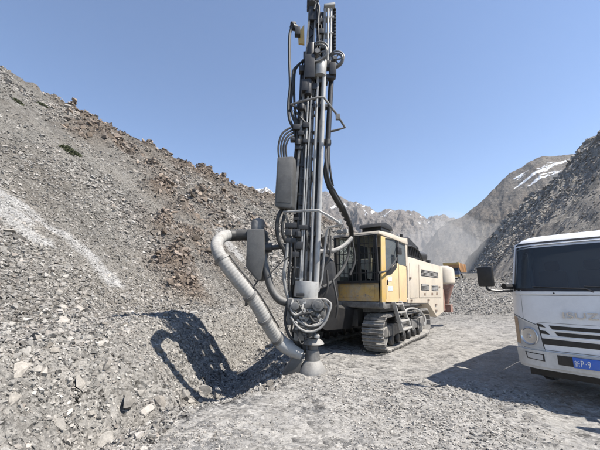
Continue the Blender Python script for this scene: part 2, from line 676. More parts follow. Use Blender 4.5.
def rock_material(name, far=False):
    m, nt, bs, out = new_mat(name)
    pos = world_pos(nt)
    at = nt.nodes.new('ShaderNodeVertexColor')
    at.layer_name = 'mask'
    sep = nt.nodes.new('ShaderNodeSeparateColor')
    nt.links.new(at.outputs[0], sep.inputs[0])
    br, pa, ro = sep.outputs[0], sep.outputs[1], sep.outputs[2]
    # coordinates along the valley (x) and down the slope (y), stretched down the slope
    mp = nt.nodes.new('ShaderNodeMapping')
    mp.vector_type = 'POINT'
    mp.inputs['Rotation'].default_value = (0, 0, -math.atan2(WV[1], WV[0]))
    nt.links.new(pos, mp.inputs[0])
    mp2 = nt.nodes.new('ShaderNodeMapping')
    mp2.inputs['Scale'].default_value = (1.0, 0.13, 0.13)
    nt.links.new(mp.outputs[0], mp2.inputs[0])
    streak = noise_tex(nt, mp2.outputs[0], 0.55, 8, 0.68)
    streak2 = noise_tex(nt, mp2.outputs[0], 3.2, 6, 0.7)
    big = noise_tex(nt, pos, 0.22, 5, 0.6)
    mid = noise_tex(nt, pos, 2.3, 7, 0.7)
    fine = noise_tex(nt, pos, 19.0, 6, 0.7)
    grit = noise_tex(nt, pos, 75.0, 4, 0.7)
    c = mixc(nt, ramp(nt, streak, 0.36, 0.66), (0.15, 0.14, 0.124), (0.30, 0.283, 0.253))
    c = mixc(nt, mathn(nt, 'MULTIPLY', ramp(nt, streak2, 0.4, 0.75), 0.5), c, (0.38, 0.362, 0.33))
    c = mixc(nt, mathn(nt, 'MULTIPLY', ramp(nt, big, 0.45, 0.72), 0.35), c, (0.23, 0.195, 0.155))
    roadc = mixc(nt, ramp(nt, mid, 0.3, 0.7), (0.28, 0.268, 0.25), (0.345, 0.331, 0.309))
    c = mixc(nt, ro, c, roadc)
    brown = mixc(nt, ramp(nt, mid, 0.3, 0.7), (0.115, 0.088, 0.068), (0.275, 0.22, 0.175))
    c = mixc(nt, mathn(nt, 'MULTIPLY', br, mathn(nt, 'ADD', ramp(nt, streak2, 0.25, 0.6), 0.2), True), c, brown)
    c = mixc(nt, mathn(nt, 'MULTIPLY', ramp(nt, mathn(nt, 'ADD', mathn(nt, 'MULTIPLY', pa, 0.5), mathn(nt, 'MULTIPLY', mathn(nt, 'ADD', streak2, fine), 0.5)), 0.62, 0.9), 0.8), c, (0.46, 0.45, 0.43))
    sp = mixc(nt, ramp(nt, fine, 0.25, 0.75), (0.42, 0.42, 0.42), (1.3, 1.3, 1.3))
    c = mixc(nt, 0.65, c, mixc(nt, 1.0, c, sp, 'MULTIPLY'))
    sp2 = mixc(nt, ramp(nt, grit, 0.3, 0.7), (0.55, 0.55, 0.55), (1.25, 1.25, 1.25))
    c = mixc(nt, 0.6, c, mixc(nt, 1.0, c, sp2, 'MULTIPLY'))
    nt.links.new(c, bs.inputs['Base Color'])
    bs.inputs['Roughness'].default_value = 0.95
    bs.inputs['Specular IOR Level'].default_value = 0.15
    wob = nt.nodes.new('ShaderNodeVectorMath')
    wob.operation = 'ADD'
    wn_ = nt.nodes.new('ShaderNodeTexNoise')
    wn_.inputs['Scale'].default_value = 3.0
    nt.links.new(pos, wn_.inputs['Vector'])
    nt.links.new(pos, wob.inputs[0])
    sc_ = nt.nodes.new('ShaderNodeVectorMath')
    sc_.operation = 'SCALE'
    sc_.inputs['Scale'].default_value = 0.12
    nt.links.new(wn_.outputs['Color'], sc_.inputs[0])
    nt.links.new(sc_.outputs[0], wob.inputs[1])
    wp = wob.outputs[0]
    inv = mathn(nt, 'SUBTRACT', 1.0, mathn(nt, 'MULTIPLY', ro, 0.62))
    h1, r1 = facets(nt, wp, 2.2, 0.9)
    h2, r2 = facets(nt, wp, 8.0, 1.1)
    h3, r3 = facets(nt, wp, 26.0, 1.1)
    b = bump(nt, mathn(nt, 'MULTIPLY', h1, inv), 0.75, 1.0)
    b = bump(nt, mathn(nt, 'MULTIPLY', h2, inv), 0.9, 1.0, b)
    b = bump(nt, mathn(nt, 'MULTIPLY', h3, inv), 0.9, 1.0, b)
    b = bump(nt, fine, 0.6, 0.03, b)
    b = bump(nt, grit, 0.6, 0.010, b)
    rr_ = mathn(nt, 'ADD', mathn(nt, 'MULTIPLY', mathn(nt, 'ADD', r2, r3), 0.30), 0.70)
    cc = nt.nodes.new('ShaderNodeCombineColor')
    for q in range(3):
        nt.links.new(rr_, cc.inputs[q])
    c2 = mixc(nt, 1.0, c, cc.outputs[0], 'MULTIPLY')
    nt.links.new(c2, bs.inputs['Base Color'])
    nt.links.new(b, bs.inputs['Normal'])
    return m


MAT['ground'] = rock_material('crushed_rock_ground')
ground = obj_np('ground', mesh_np('ground', VG, Fg, MAT['ground'], True, {'mask': colr}))
ground['kind'] = 'structure'


# ------------------------------------------------------------------ mountains
def mountain_mat(name, dark, light, snow_amt, sx=0.03, bumpd=6.0, brown=(0.2, 0.17, 0.14), snow_rot=0.6, snow_scale=(9, 34, 1)):
    m, nt, bs, out = new_mat(name)
    pos = world_pos(nt)
    at = nt.nodes.new('ShaderNodeVertexColor')
    at.layer_name = 'mask'
    sep = nt.nodes.new('ShaderNodeSeparateColor')
    nt.links.new(at.outputs[0], sep.inputs[0])
    uv = nt.nodes.new('ShaderNodeCombineXYZ')
    nt.links.new(sep.outputs[1], uv.inputs[0])
    nt.links.new(sep.outputs[2], uv.inputs[1])
    mp = nt.nodes.new('ShaderNodeMapping')
    mp.inputs['Scale'].default_value = (60, 7, 1)
    mp.inputs['Rotation'].default_value = (0, 0, 0.08)
    nt.links.new(uv.outputs[0], mp.inputs[0])
    stx = noise_tex(nt, mp.outputs[0], 1.0, 8, 0.68, 0.4)
    n1 = noise_tex(nt, pos, sx, 9, 0.65)
    n2 = noise_tex(nt, pos, sx * 9, 7, 0.7)
    c = mixc(nt, ramp(nt, stx, 0.34, 0.68), dark, light)
    c = mixc(nt, mathn(nt, 'MULTIPLY', ramp(nt, n1, 0.45, 0.7), 0.6), c, brown)
    sp = mixc(nt, ramp(nt, n2, 0.25, 0.75), (0.55, 0.55, 0.55), (1.3, 1.3, 1.3))
    c = mixc(nt, 0.8, c, mixc(nt, 1.0, c, sp, 'MULTIPLY'))
    if snow_amt:
        mp3 = nt.nodes.new('ShaderNodeMapping')
        mp3.inputs['Rotation'].default_value = (0, 0, snow_rot)
        nt.links.new(uv.outputs[0], mp3.inputs[0])
        mp4 = nt.nodes.new('ShaderNodeMapping')
        mp4.inputs['Scale'].default_value = snow_scale
        nt.links.new(mp3.outputs[0], mp4.inputs[0])
        sn = noise_tex(nt, mp4.outputs[0], 1.0, 6, 0.6, 0.8)
        k = mathn(nt, 'ADD', sn, mathn(nt, 'MULTIPLY', mathn(nt, 'SUBTRACT', sep.outputs[0], 1.0), 0.6))
        c = mixc(nt, ramp(nt, k, 0.60 - snow_amt, 0.62 - snow_amt), c, (0.82, 0.84, 0.87))
    nt.links.new(c, bs.inputs['Base Color'])
    bs.inputs['Roughness'].default_value = 0.95
    bs.inputs['Specular IOR Level'].default_value = 0.1
    n4 = noise_tex(nt, pos, sx * 30, 6, 0.7)
    hf, rf_ = facets(nt, pos, sx * 9, 0.8)
    hf2, rf2 = facets(nt, pos, sx * 32, 0.8)
    b = bump(nt, n1, 0.7, bumpd)
    b = bump(nt, hf, 0.55, 1.0, b)
    b = bump(nt, hf2, 0.7, 1.0, b)
    b = bump(nt, stx, 0.5, bumpd * 0.6, b)
    b = bump(nt, n2, 0.9, bumpd * 0.3, b)
    b = bump(nt, n4, 0.9, bumpd * 0.12, b)
    nt.links.new(b, bs.inputs['Normal'])
    return m


def mountain(name, crest, foot, mat, nu=260, nv=90, amp=10.0, crest_amp=2.0, freq=0.02, snow=None, seed=0, back=(0.6, 0.8), power=1.0, crag=0):
    """lofted between a crest line and a foot line, both world points, with a back slope as well"""
    cr = np.array(crest, float)
    ft = np.array(foot, float)

    def resample(a, n):
        d = np.r_[0, np.cumsum(np.linalg.norm(np.diff(a, axis=0), axis=1))]
        u = np.linspace(0, d[-1], n)
        return np.stack([np.interp(u, d, a[:, k]) for k in range(3)], -1)
    C, Fo = resample(cr, nu), resample(ft, nu)
    vv = np.r_[np.linspace(0, 1, nv), 1 + np.linspace(0, 1, 22)[1:]]
    U, V = np.meshgrid(np.linspace(0, 1, nu), vv, indexing='ij')
    nt_ = len(vv)
    B = C + (C - Fo) * np.array([back[0], back[0], 0])
    B[:, 2] = Fo[:, 2] - 5
    w = np.minimum(V, 1)[..., None]
    w2 = np.clip(V - 1, 0, 1)[..., None]
    zc = np.minimum(V, 1) ** power
    Pn = Fo[:, None, :] * (1 - w) + C[:, None, :] * w
    Pn[..., 2] = Fo[:, None, 2] * (1 - zc) + C[:, None, 2] * zc
    Pn = Pn * (1 - w2) + B[:, None, :] * w2
    L = np.linalg.norm(np.diff(cr, axis=0), axis=1).sum()
    a_ = U * L * freq
    tap = np.sin(np.clip(V, 0, 1) * math.pi * 0.94) ** 0.7
    tap = np.where(V > 1, 0.3, tap)
    nz = (ridged(a_ + V * 0.7, V * 2.2, 5, seed) - 0.6) * amp * 2 + fbm(a_ * 4, V * 9, 5, seed + 9, 0.62) * amp * 0.6
    Pn[..., 2] += nz * tap
    Pn[..., 2] += fbm(a_ * 2.2, V * 3, 5, seed + 3, 0.55) * crest_amp * np.exp(-((V - 1) * 6) ** 2)
    if crag:
        k = ridged(Pn[..., 0] * 0.11, Pn[..., 1] * 0.11 + Pn[..., 2] * 0.2, 5, seed + 5) - 0.5
        Pn[..., 2] += k * crag * sstep(0.35, 0.8, V) * np.clip(1.15 - V, 0.25, 1)
    sm = np.zeros_like(U)
    if snow is not None:
        sm = snow(U, V)
    ii = np.arange(nu * nt_).reshape(nu, nt_)
    Fm = np.stack([ii[:-1, :-1], ii[1:, :-1], ii[1:, 1:], ii[:-1, 1:]], -1).reshape(-1, 4)
    colm = np.stack([sm, U, V, np.ones_like(U)], -1).reshape(-1, 4)
    o = obj_np(name, mesh_np(name, Pn.reshape(-1, 3), Fm, mat, True, {'mask': colm}))
    o['kind'] = 'structure'
    return o, Pn


def pxline(pts):
    return [P(px, py, Y) for px, py, Y in pts]


def ground_line(pts, dz=-3.0):
    r = []
    for px, Y in pts:
        p = P(px, 280, Y)
        r.append((p.x, p.y, float(h_base(np.array(p.x), np.array(p.y))) + dz))
    return r


# right valley side with dark crags, close behind the truck
mA = mountain_mat('grey_scree_slope', (0.22, 0.205, 0.18), (0.40, 0.375, 0.335), 0, 0.25, 0.9, brown=(0.27, 0.235, 0.20))
right_slope, RS = mountain('right_valley_slope',
                           pxline([(760, 40, 48), (690, 70, 56), (640, 100, 64), (615, 122, 70), (600, 135, 76), (588, 141, 81), (575, 160, 87), (562, 176, 92), (548, 186, 100),
                                   (535, 196, 112), (520, 210, 123), (505, 222, 137), (490, 237, 157), (476, 250, 176), (462, 266, 196)]),
                           ground_line([(900, 10), (760, 14), (640, 20), (560, 26), (515, 33), (497, 40), (488, 50), (481, 66), (474, 90), (466, 130), (459, 190)], -1.5),
                           mA, 420, 160, 1.6, 1.5, 0.06, seed=3, crag=5.0, back=(0.9, 0.8))


def snowA(U, V):
    return np.clip(sstep(0.5, 0.72, V) * sstep(1.0, 0.93, V) * sstep(0.14, 0.26, U) * sstep(0.64, 0.5, U), 0, 1)


mB = mountain_mat('brown_grey_mountain', (0.13, 0.118, 0.105), (0.225, 0.205, 0.18), 0.05, 0.02, 8.0, brown=(0.18, 0.145, 0.115))
mountain('mountain_with_snow_patches',
         pxline([(700, 150, 560), (640, 146, 560), (600, 148, 570), (578, 154, 580), (560, 156, 590), (545, 157, 600), (530, 161, 610), (517, 170, 630), (505, 179, 640), (490, 193, 650), (475, 205, 660),
                 (462, 216, 670), (450, 221, 680), (438, 229, 690), (425, 245, 700), (405, 268, 700)]),
         ground_line([(900, 260), (760, 270), (640, 280), (560, 300), (500, 330), (470, 370), (440, 420), (405, 500)], -12), mB, 420, 160, 9, 6, 0.012, snowA, 8, power=0.95)


def snowB(U, V):
    return np.clip(sstep(0.4, 0.8, V) * (0.82 + 0.18 * sstep(0.55, 0.3, U)), 0, 1)


mC = mountain_mat('distant_mountain', (0.14, 0.125, 0.115), (0.27, 0.245, 0.22), 0.10, 0.006, 25.0, brown=(0.19, 0.155, 0.13), snow_rot=0.25, snow_scale=(55, 7, 1))
mountain('distant_mountains',
         pxline([(120, 215, 1900), (180, 200, 1900), (225, 198, 1900), (250, 192, 1900), (262, 189, 1900), (268, 190, 1850), (280, 197, 1800), (295, 203, 1750), (312, 196, 1700), (325, 192, 1700), (338, 195, 1700),
                 (352, 201, 1650), (365, 207, 1600), (378, 213, 1600), (390, 210, 1600), (400, 208, 1600), (412, 212, 1600), (425, 217, 1600), (440, 216, 1650), (455, 219, 1700), (470, 226, 1700),
                 (500, 240, 1700), (560, 255, 1700)]),
         ground_line([(120, 800), (250, 800), (350, 800), (420, 820), (480, 850), (560, 900)], -25), mC, 480, 180, 60, 22, 0.006, snowB, 14, power=1.05)


# ------------------------------------------------------------------ the drill rig
PHI = math.radians(34.8)
RC = Vector((2.07, 8.28, ground_z(2.6, 9.5) + 0.0))
rig = empty('drill_rig', RC, -PHI, 'crawler rock drilling rig with tall mast, cream and yellow body and fat grey suction hose', 'drill rig')
RM = frame(RC, -PHI)
RI = RM.inverted()
RN = RM.to_3x3() @ Vector((1, 0, 0))
RU = RM.to_3x3() @ Vector((0, 1, 0))
RC0 = (RC.x, RC.y, 0)


def side(px, py, x=0.0):
    """pixel on the side plane of the rig, in rig coordinates"""
    return RI @ on_plane(px, py, RM @ Vector((x, 0, 0)), RN)


def front(px, py, y=0.0):
    return RI @ on_plane(px, py, RM @ Vector((0, y, 0)), RU)


def mat_of(o):
    return o


# tracks
IDL, SPR = (0.46, 0.475), (4.40, 0.49)
RI_, RS_ = 0.415, 0.40


def loop_points(n):
    """points and directions round the track loop in the (y, z) plane"""
    segs = []
    L1 = SPR[0] - IDL[0]
    per = 2 * L1 + math.pi * (RI_ + RS_)
    out = []
    for k in range(n):
        d = per * k / n
        if d < L1:                                   # top, front to back
            f = d / L1
            sag = -0.03 * math.sin(f * math.pi) ** 2
            out.append((IDL[0] + d, IDL[1] + RI_ + (SPR[1] + RS_ - IDL[1] - RI_) * f + sag, 0.0))
        elif d < L1 + math.pi * RS_:
            a = (d - L1) / RS_
            out.append((SPR[0] + RS_ * math.sin(a), SPR[1] + RS_ * math.cos(a), -a))
        elif d < 2 * L1 + math.pi * RS_:
            f = (d - L1 - math.pi * RS_) / L1
            out.append((SPR[0] - f * L1, SPR[1] - RS_ + (IDL[1] - RI_ - SPR[1] + RS_) * f, math.pi))
        else:
            a = (d - 2 * L1 - math.pi * RS_) / RI_
            out.append((IDL[0] - RI_ * math.sin(a), IDL[1] - RI_ * math.cos(a), math.pi - a))
    return out


shoe_me = MB().box((0, 0, 0), (0.58, 0.165, 0.03)).prism([(-0.29, -0.07, 0.015), (-0.29, -0.045, 0.055), (-0.29, -0.03, 0.055), (-0.29, -0.02, 0.015)], (0.58, 0, 0)) \
    .prism([(-0.29, 0.03, 0.015), (-0.29, 0.04, 0.04), (-0.29, 0.055, 0.04), (-0.29, 0.065, 0.015)], (0.58, 0, 0)).box((0.0, 0, -0.035), (0.12, 0.15, 0.045)).mesh('track_shoe', 'track', 0, 0)
for xc in (-0.31, -2.32):
    sg = 1 if xc > -1 else -1
    tf = MB()
    tf.bx(xc - 0.17, xc + 0.17, 0.75, 4.05, 0.36, 0.62)
    tf.prism([(xc - 0.15, 0.35, 0.38), (xc - 0.15, 0.9, 0.34), (xc - 0.15, 0.9, 0.64), (xc - 0.15, 0.35, 0.56)], (0.30, 0, 0))
    tf.bx(xc - 0.20, xc + 0.22 * sg, 1.6, 2.5, 0.58, 0.74)
    tf.bx(xc - 0.21, xc + 0.21, 3.7, 4.2, 0.34, 0.66)
    for y in (1.0, 1.9, 2.8, 3.5):
        tf.bx(xc - 0.19, xc + 0.19, y, y + 0.14, 0.33, 0.655)
    tfo = tf.build('track_frame', 'grey_steel', rig, bevel=0.012)
    w = MB()
    w.lathe((xc - 0.1, IDL[0], IDL[1]), (1, 0, 0), [(0.10, -0.08), (0.12, -0.02), (0.30, 0.0), (0.36, -0.03), (0.385, 0.0), (0.385, 0.2), (0.36, 0.23), (0.30, 0.2), (0.12, 0.22), (0.10, 0.28)], 26)
    w.build('idler_wheel', 'grey_steel', tfo)
    w = MB()
    w.lathe((xc - 0.06, SPR[0], SPR[1]), (1, 0, 0), [(0.12, -0.12), (0.19, -0.10), (0.20, 0.0), (0.33, 0.0), (0.33, 0.12), (0.20, 0.12), (0.19, 0.26), (0.12, 0.28)], 26)
    for k in range(15):
        a = 2 * math.pi * k / 15
        R = Matrix.Rotation(a, 3, 'X')
        w.box(Vector((xc, SPR[0], SPR[1])) + R @ Vector((0, 0, 0.345)), (0.09, 0.06, 0.06), R)
    w.build('drive_sprocket', 'light_steel', tfo)
    for y in (0.98, 1.5, 2.05, 2.6, 3.15, 3.7):
        w = MB()
        w.lathe((xc - 0.2, y, 0.235), (1, 0, 0), [(0.05, 0), (0.12, 0.02), (0.14, 0.05), (0.14, 0.09), (0.11, 0.10), (0.11, 0.3), (0.14, 0.31), (0.14, 0.35), (0.12, 0.38), (0.05, 0.40)], 16)
        w.build('track_roller', 'dark_steel', tfo)
    for y in (1.5, 3.1):
        w = MB()
        w.lathe((xc - 0.14, y, 0.755), (1, 0, 0), [(0.03, 0), (0.07, 0.01), (0.075, 0.26), (0.03, 0.28)], 14)
        w.build('carrier_roller', 'dark_steel', tfo)
    c0 = CEN[tfo.name]
    for (y, z, a) in loop_points(54):
        o = bpy.data.objects.new('track_shoe', shoe_me)
        COL.objects.link(o)
        o.parent = tfo
        o.location = Vector((xc, y, z)) - c0
        o.rotation_euler = (a, 0, 0)

# undercarriage and deck
b = MB()
b.bx(-2.02, -0.62, 0.7, 4.3, 0.52, 1.02)
b.bx(-1.9, -0.8, 0.25, 0.75, 0.62, 1.06)
b.lathe((-1.32, 2.5, 1.0), (0, 0, 1), [(0.62, 0), (0.62, 0.12)], 28)
b.bx(-2.3, -0.35, 1.1, 1.5, 0.56, 0.8)
b.bx(-2.3, -0.35, 3.3, 3.7, 0.56, 0.8)
b.build('undercarriage', 'dark_steel', rig, bevel=0.015)
b = MB()
b.bx(-2.48, -0.03, 0.22, 6.9, 1.10, 1.245)
b.bx(-2.40, -0.3, 0.6, 6.5, 0.98, 1.11)
b.build('deck', 'grey_steel', rig, bevel=0.012)
b = MB()
b.bx(-1.36, 0.012, 0.02, 0.20, 1.13, 1.275)
for x in (-1.2, -0.15):
    b.bx(x - 0.06, x + 0.06, -0.02, 0.05, 1.15, 1.26)
b.build('front_bumper_beam', 'grey_steel', rig, bevel=0.015)

# ---- cab
CX0, CX1, CY0, CY1 = -1.32, -0.005, 0.05, 2.44
ZF, ZS, ZT = 1.28, 1.80, 3.02
cabm = MB()
cabm.bx(CX0, CX1, CY0 + 0.05, CY1, ZF, ZF + 0.06)
cabm.bx(CX0, CX1 - 0.03, CY1 - 0.06, CY1, ZF, 2.25)
for x in (CX0, CX1 - 0.10):
    cabm.bx(x, x + 0.10, CY1 - 0.10, CY1, 2.2, ZT)
cabm.bx(CX0, CX0 + 0.05, CY0 + 0.06, CY1, ZF, 1.95)
cabm.bx(CX0, CX0 + 0.08, 1.15, 1.3, 1.9, ZT)
cabm.bx(CX0, CX0 + 0.09, CY0, CY0 + 0.10, ZS - 0.04, ZT)
cabo = cabm.build('cab', 'cream', rig, bevel=0.012)
# roof
rf = MB()
rf.prism([(CX0 - 0.03, CY0 - 0.10, ZT), (CX0 - 0.03, CY0 - 0.06, ZT + 0.09), (CX0 - 0.03, 0.8, ZT + 0.15), (CX0 - 0.03, CY1 + 0.02, ZT + 0.15), (CX0 - 0.03, CY1 + 0.04, ZT)], (CX1 - CX0 + 0.06, 0, 0))
rf.build('roof', 'cream', cabo, bevel=0.03)
# right side: door panel, pillars and side windows, outlined on the side plane
TH = 0.05


def side_slab(poly, x0=-0.05, x1=0.0):
    pts = [side(*q) for q in poly]
    return MB().prism([(x0, p.y, p.z) for p in pts], (x1 - x0, 0, 0))


side_slab([(382.2, 302.5), (381.2, 236), (385.2, 236.5), (386.4, 302.5)]).build('corner_pillar', 'yellow', cabo, bevel=0.012)
dp = MB()
pts = [side(*q) for q in [(386.6, 302.2), (386.3, 271), (391, 268.5), (396.8, 263.5), (398.6, 263), (399.2, 302)]]
dp.prism([(-0.05, p.y, p.z) for p in pts], (0.048, 0, 0))
door = dp.build('door', 'cream_door', cabo, bevel=0.008)
MB().bar(side(387.8, 280, 0.02), side(387.8, 285, 0.02), 0.03, 0.03).build('door_handle', 'black', cabo, bevel=0.005)
side_slab([(399.6, 302), (399.0, 264.5), (406.3, 266.5), (407.3, 302)]).build('side_panel', 'cream_door', cabo, bevel=0.008)
side_slab([(396.4, 237.5), (398.2, 237.8), (398.6, 263), (396.9, 263.2)], -0.05, -0.002).build('door_pillar', 'black', cabo, bevel=0.006)
side_slab([(405.4, 239.5), (407.4, 240), (407.4, 266), (406.2, 266)], -0.05, -0.001).build('rear_pillar', 'cream', cabo, bevel=0.006)
side_slab([(385.3, 234.5), (407.5, 238.5), (407.5, 241), (385.3, 238.2)], -0.05, -0.003).build('window_header', 'cream', cabo, bevel=0.006)
side_slab([(386.4, 270.8), (391, 268.3), (396.4, 263.4), (396.4, 267.8), (391.5, 274), (386.5, 275.2)], -0.004, 0.012).build('door_window_seal', 'trim', cabo, bevel=0.004)
side_slab([(385.6, 238.4), (396.3, 239.4), (396.7, 263.2), (391, 268.2), (386.2, 270.6)], -0.035, -0.028).build('door_window', 'glass_reflection_tint', cabo, smooth=0)
side_slab([(398.4, 239.8), (405.3, 240.8), (406, 266), (398.9, 264)], -0.035, -0.028).build('side_window', 'glass_reflection_tint', cabo, smooth=0)
side_slab([(388, 286), (392.5, 286), (392.7, 291), (388.2, 291)], 0.0, 0.006).build('sticker', 'sticker_blue', cabo)
side_slab([(388, 277), (391.5, 276.5), (391.7, 281), (388.2, 281.5)], 0.0, 0.005).build('sticker', 'plate_white', cabo)
g = MB()
g.tube([side(378.5, 273, 0.10), side(386, 271, 0.13), side(392, 265.5, 0.14), side(396, 259.5, 0.13), side(397, 256, 0.04)], 0.026, 8, 4)
g.build('grab_rail', 'black', cabo)
g = MB()
c1, c2 = side(397.5, 247, 0.16), side(402.5, 255, 0.16)
g.bx(0.10, 0.18, c1.y, c2.y - 0.1, c2.z, c1.z)
g.bar(side(398, 240, 0.0), side(399, 249, 0.13), 0.03, 0.03)
g.build('mirror', 'black', cabo, bevel=0.02)
# front: worn lower panel, guard of bars, window
fp = MB()
fp.bx(CX0, -0.10, CY0 - 0.01, CY0 + 0.05, ZF + 0.01, ZS)
fp.bx(CX0 + 0.1, -0.2, CY0 - 0.035, CY0 - 0.008, ZF + 0.1, ZS - 0.09)
fp.build('front_panel', 'yellow_worn', cabo, bevel=0.015)
MB().bx(CX0 + 0.05, -0.1, CY0 + 0.035, CY0 + 0.045, ZS, ZT - 0.02).build('front_window', 'glass', cabo, smooth=0)
gf = MB()
for x in (CX0 + 0.02, -0.09):
    gf.bx(x - 0.03, x + 0.03, CY0 - 0.09, CY0 - 0.03, ZS - 0.03, ZT + 0.02)
gf.bx(CX0, -0.06, CY0 - 0.088, CY0 - 0.032, ZS - 0.05, ZS + 0.02)
gf.bx(CX0, -0.06, CY0 - 0.088, CY0 - 0.032, ZT - 0.02, ZT + 0.04)
gf.bx(-0.62, -0.54, CY0 - 0.086, CY0 - 0.034, ZS, ZT)
gf.build('window_guard_frame', 'black', cabo, bevel=0.006)
for k in range(9):
    x = CX0 + 0.15 + k * 0.126
    if abs(x + 0.58) < 0.05:
        continue
    MB().cyl((x, CY0 - 0.06, ZS), (x, CY0 - 0.06, ZT), 0.011, n=6).build('guard_bar', 'black', cabo)
for z in (2.02, 2.28, 2.54, 2.80):
    MB().cyl((CX0, CY0 - 0.075, z), (-0.08, CY0 - 0.075, z), 0.011, n=6).build('guard_bar', 'black', cabo)
b = MB()
b.bx(-0.92, -0.40, 1.2, 1.75, 1.75, 1.9)
b.prism([(-0.92, 1.62, 1.88), (-0.92, 1.80, 1.88), (-0.92, 1.92, 2.55), (-0.92, 1.78, 2.58)], (0.52, 0, 0))
b.bx(-0.8, -0.52, 1.25, 1.65, 1.34, 1.76)
b.build('operator_seat', 'black', cabo, bevel=0.03)
b = MB()
b.bx(-0.32, -0.12, 0.75, 1.5, 1.34, 2.1)
b.bx(-1.2, -1.0, 0.6, 1.5, 1.34, 2.2)
b.bx(-1.0, -0.85, 0.45, 0.55, 1.34, 2.4)
b.build('control_console', 'dark_steel', cabo, bevel=0.02)
# roof fittings
b = MB()
p0, p1 = front(363, 230, 0.3), front(383, 221, 0.3)
b.bx(p0.x, p1.x - 0.03, 0.22, 1.0, ZT + 0.10, ZT + 0.24)
b.prism([(p0.x - 0.03, 0.08, ZT + 0.22), (p0.x - 0.03, 0.16, ZT + 0.33), (p0.x - 0.03, 0.5, ZT + 0.40), (p0.x - 0.03, 1.0, ZT + 0.38), (p0.x - 0.03, 1.1, ZT + 0.24)], (p1.x - p0.x + 0.03, 0, 0))
b.build('roof_hatch', 'black', cabo, bevel=0.03)
for x in (-1.15, -0.98):
    b = MB()
    b.bx(x - 0.07, x + 0.07, -0.03, 0.07, ZT + 0.12, ZT + 0.24)
    b.bar((x, 0.04, ZT + 0.02), (x, 0.04, ZT + 0.14), 0.03, 0.03)
    b.build('work_light', 'light_steel', cabo, bevel=0.015)
b = MB()
q = side(401.5, 236, -0.15)
b.cyl((-0.15, q.y, ZT + 0.1), (-0.15, q.y, q.z + 0.06), 0.05, n=10)
b.build('beacon', 'black', cabo)

# ---- machine housing behind the cab
pl = [side(408, 303), side(407.8, 256.5), side(413, 258), side(442.5, 266.8), side(443.6, 312), side(437, 317), side(428.5, 303)]
hs = MB().prism([(-2.38, p.y, p.z) for p in pl], (2.38, 0, 0))
hso = hs.build('machine_housing', 'cream', rig, bevel=0.02)


def hpoly(poly, d0, d1, name, mat, par=hso, bev=0.005):
    return side_slab(poly, d0, d1).build(name, mat, par, bevel=bev)


hpoly([(418.5, 264.6), (440.3, 270.3), (440.8, 297.5), (419, 297.5)], 0.001, 0.022, 'access_door', 'cream', bev=0.008)
hpoly([(409.3, 262.5), (417.2, 264.3), (417.6, 297.5), (409.8, 298)], 0.001, 0.018, 'access_door', 'cream', bev=0.008)


def vent(x0, y0, x1, y1, x2, y2, x3, y3, n):
    bk = hpoly([(x0, y0), (x1, y1), (x2, y2), (x3, y3)], 0.018, 0.027, 'vent', 'dark_steel', bev=0.0)
    sl_ = MB()
    for k in range(n):
        t0, t1 = (k + 0.15) / n, (k + 0.6) / n
        q = []
        for t in (t0, t1):
            q.append(side(x0 + (x3 - x0) * t, y0 + (y3 - y0) * t))
            q.append(side(x1 + (x2 - x1) * t, y1 + (y2 - y1) * t))
        sl_.prism([(0.027, q[0].y, q[0].z), (0.027, q[1].y, q[1].z), (0.04, q[3].y, q[3].z), (0.04, q[2].y, q[2].z)], (0.008, 0, 0))
    sl_.build('louvre_slats', 'grey_steel', hso)


vent(420.3, 269, 437.3, 272.6, 437.5, 278, 420.5, 275.6, 5)
vent(420.5, 283.8, 428.3, 284.6, 428.4, 290.4, 420.6, 290, 5)
vent(431, 285, 437.4, 285.6, 437.6, 291, 431.1, 290.7, 4)
for (x, y) in ((424.3, 294.2), (431.6, 294.0), (436.3, 293.8)):
    hpoly([(x - 0.7, y - 1.3), (x + 0.7, y - 1.3), (x + 0.9, y + 1.3), (x - 0.9, y + 1.3)], 0.02, 0.026, 'decal', 'decal', bev=0)
for (x, y) in ((409.6, 278), (435.5, 304.5), (435.8, 310.5), (428, 300.2), (411, 300.5), (438.5, 287)):
    hpoly([(x - 0.5, y - 0.9), (x + 0.6, y - 0.9), (x + 0.6, y + 0.9), (x - 0.5, y + 0.9)], 0.005, 0.045, 'latch', 'decal', bev=0.004)
# cooler, silencer and pipes on top
b = MB()
b.prism([(-2.0, 2.62, 2.62), (-2.0, 2.60, 3.20), (-2.0, 3.0, 3.36), (-2.0, 4.2, 3.14), (-2.0, 4.5, 2.62)], (1.9, 0, 0))
cl = b.build('cooler', 'black', hso, bevel=0.03)
for k in range(7):
    y = 2.75 + k * 0.22
    MB().box((-0.075, y, 2.9), (0.03, 0.03, 0.36), Matrix.Rotation(0.25, 3, 'X')).build('cooler_fin', 'dark_steel', hso)
b = MB()
b.lathe((-0.35, 4.3, 2.86), (0.15, 1, 0), [(0.10, -0.05), (0.19, 0.0), (0.2, 0.05), (0.2, 0.85), (0.19, 0.9), (0.08, 0.93)], 20)
b.tube([(-0.5, 4.5, 2.9), (-0.7, 4.3, 3.1), (-0.9, 4.0, 3.15)], 0.07, 10, 4)
b.build('silencer', 'dark_steel', hso)
b = MB()
b.tube([(-0.05, 2.62, 3.0), (-0.05, 3.2, 3.05), (-0.05, 4.0, 2.95), (-0.05, 4.5, 2.66)], 0.03, 6, 4)
b.build('hand_rail', 'black', hso)
b = MB()
b.cyl((-0.35, 6.6, 2.55), (-0.35, 6.6, 2.78), 0.07, n=10)
b.cyl((-0.35, 6.6, 2.75), (-0.35, 6.6, 2.84), 0.10, n=10)
b.build('exhaust_cap', 'black', hso)
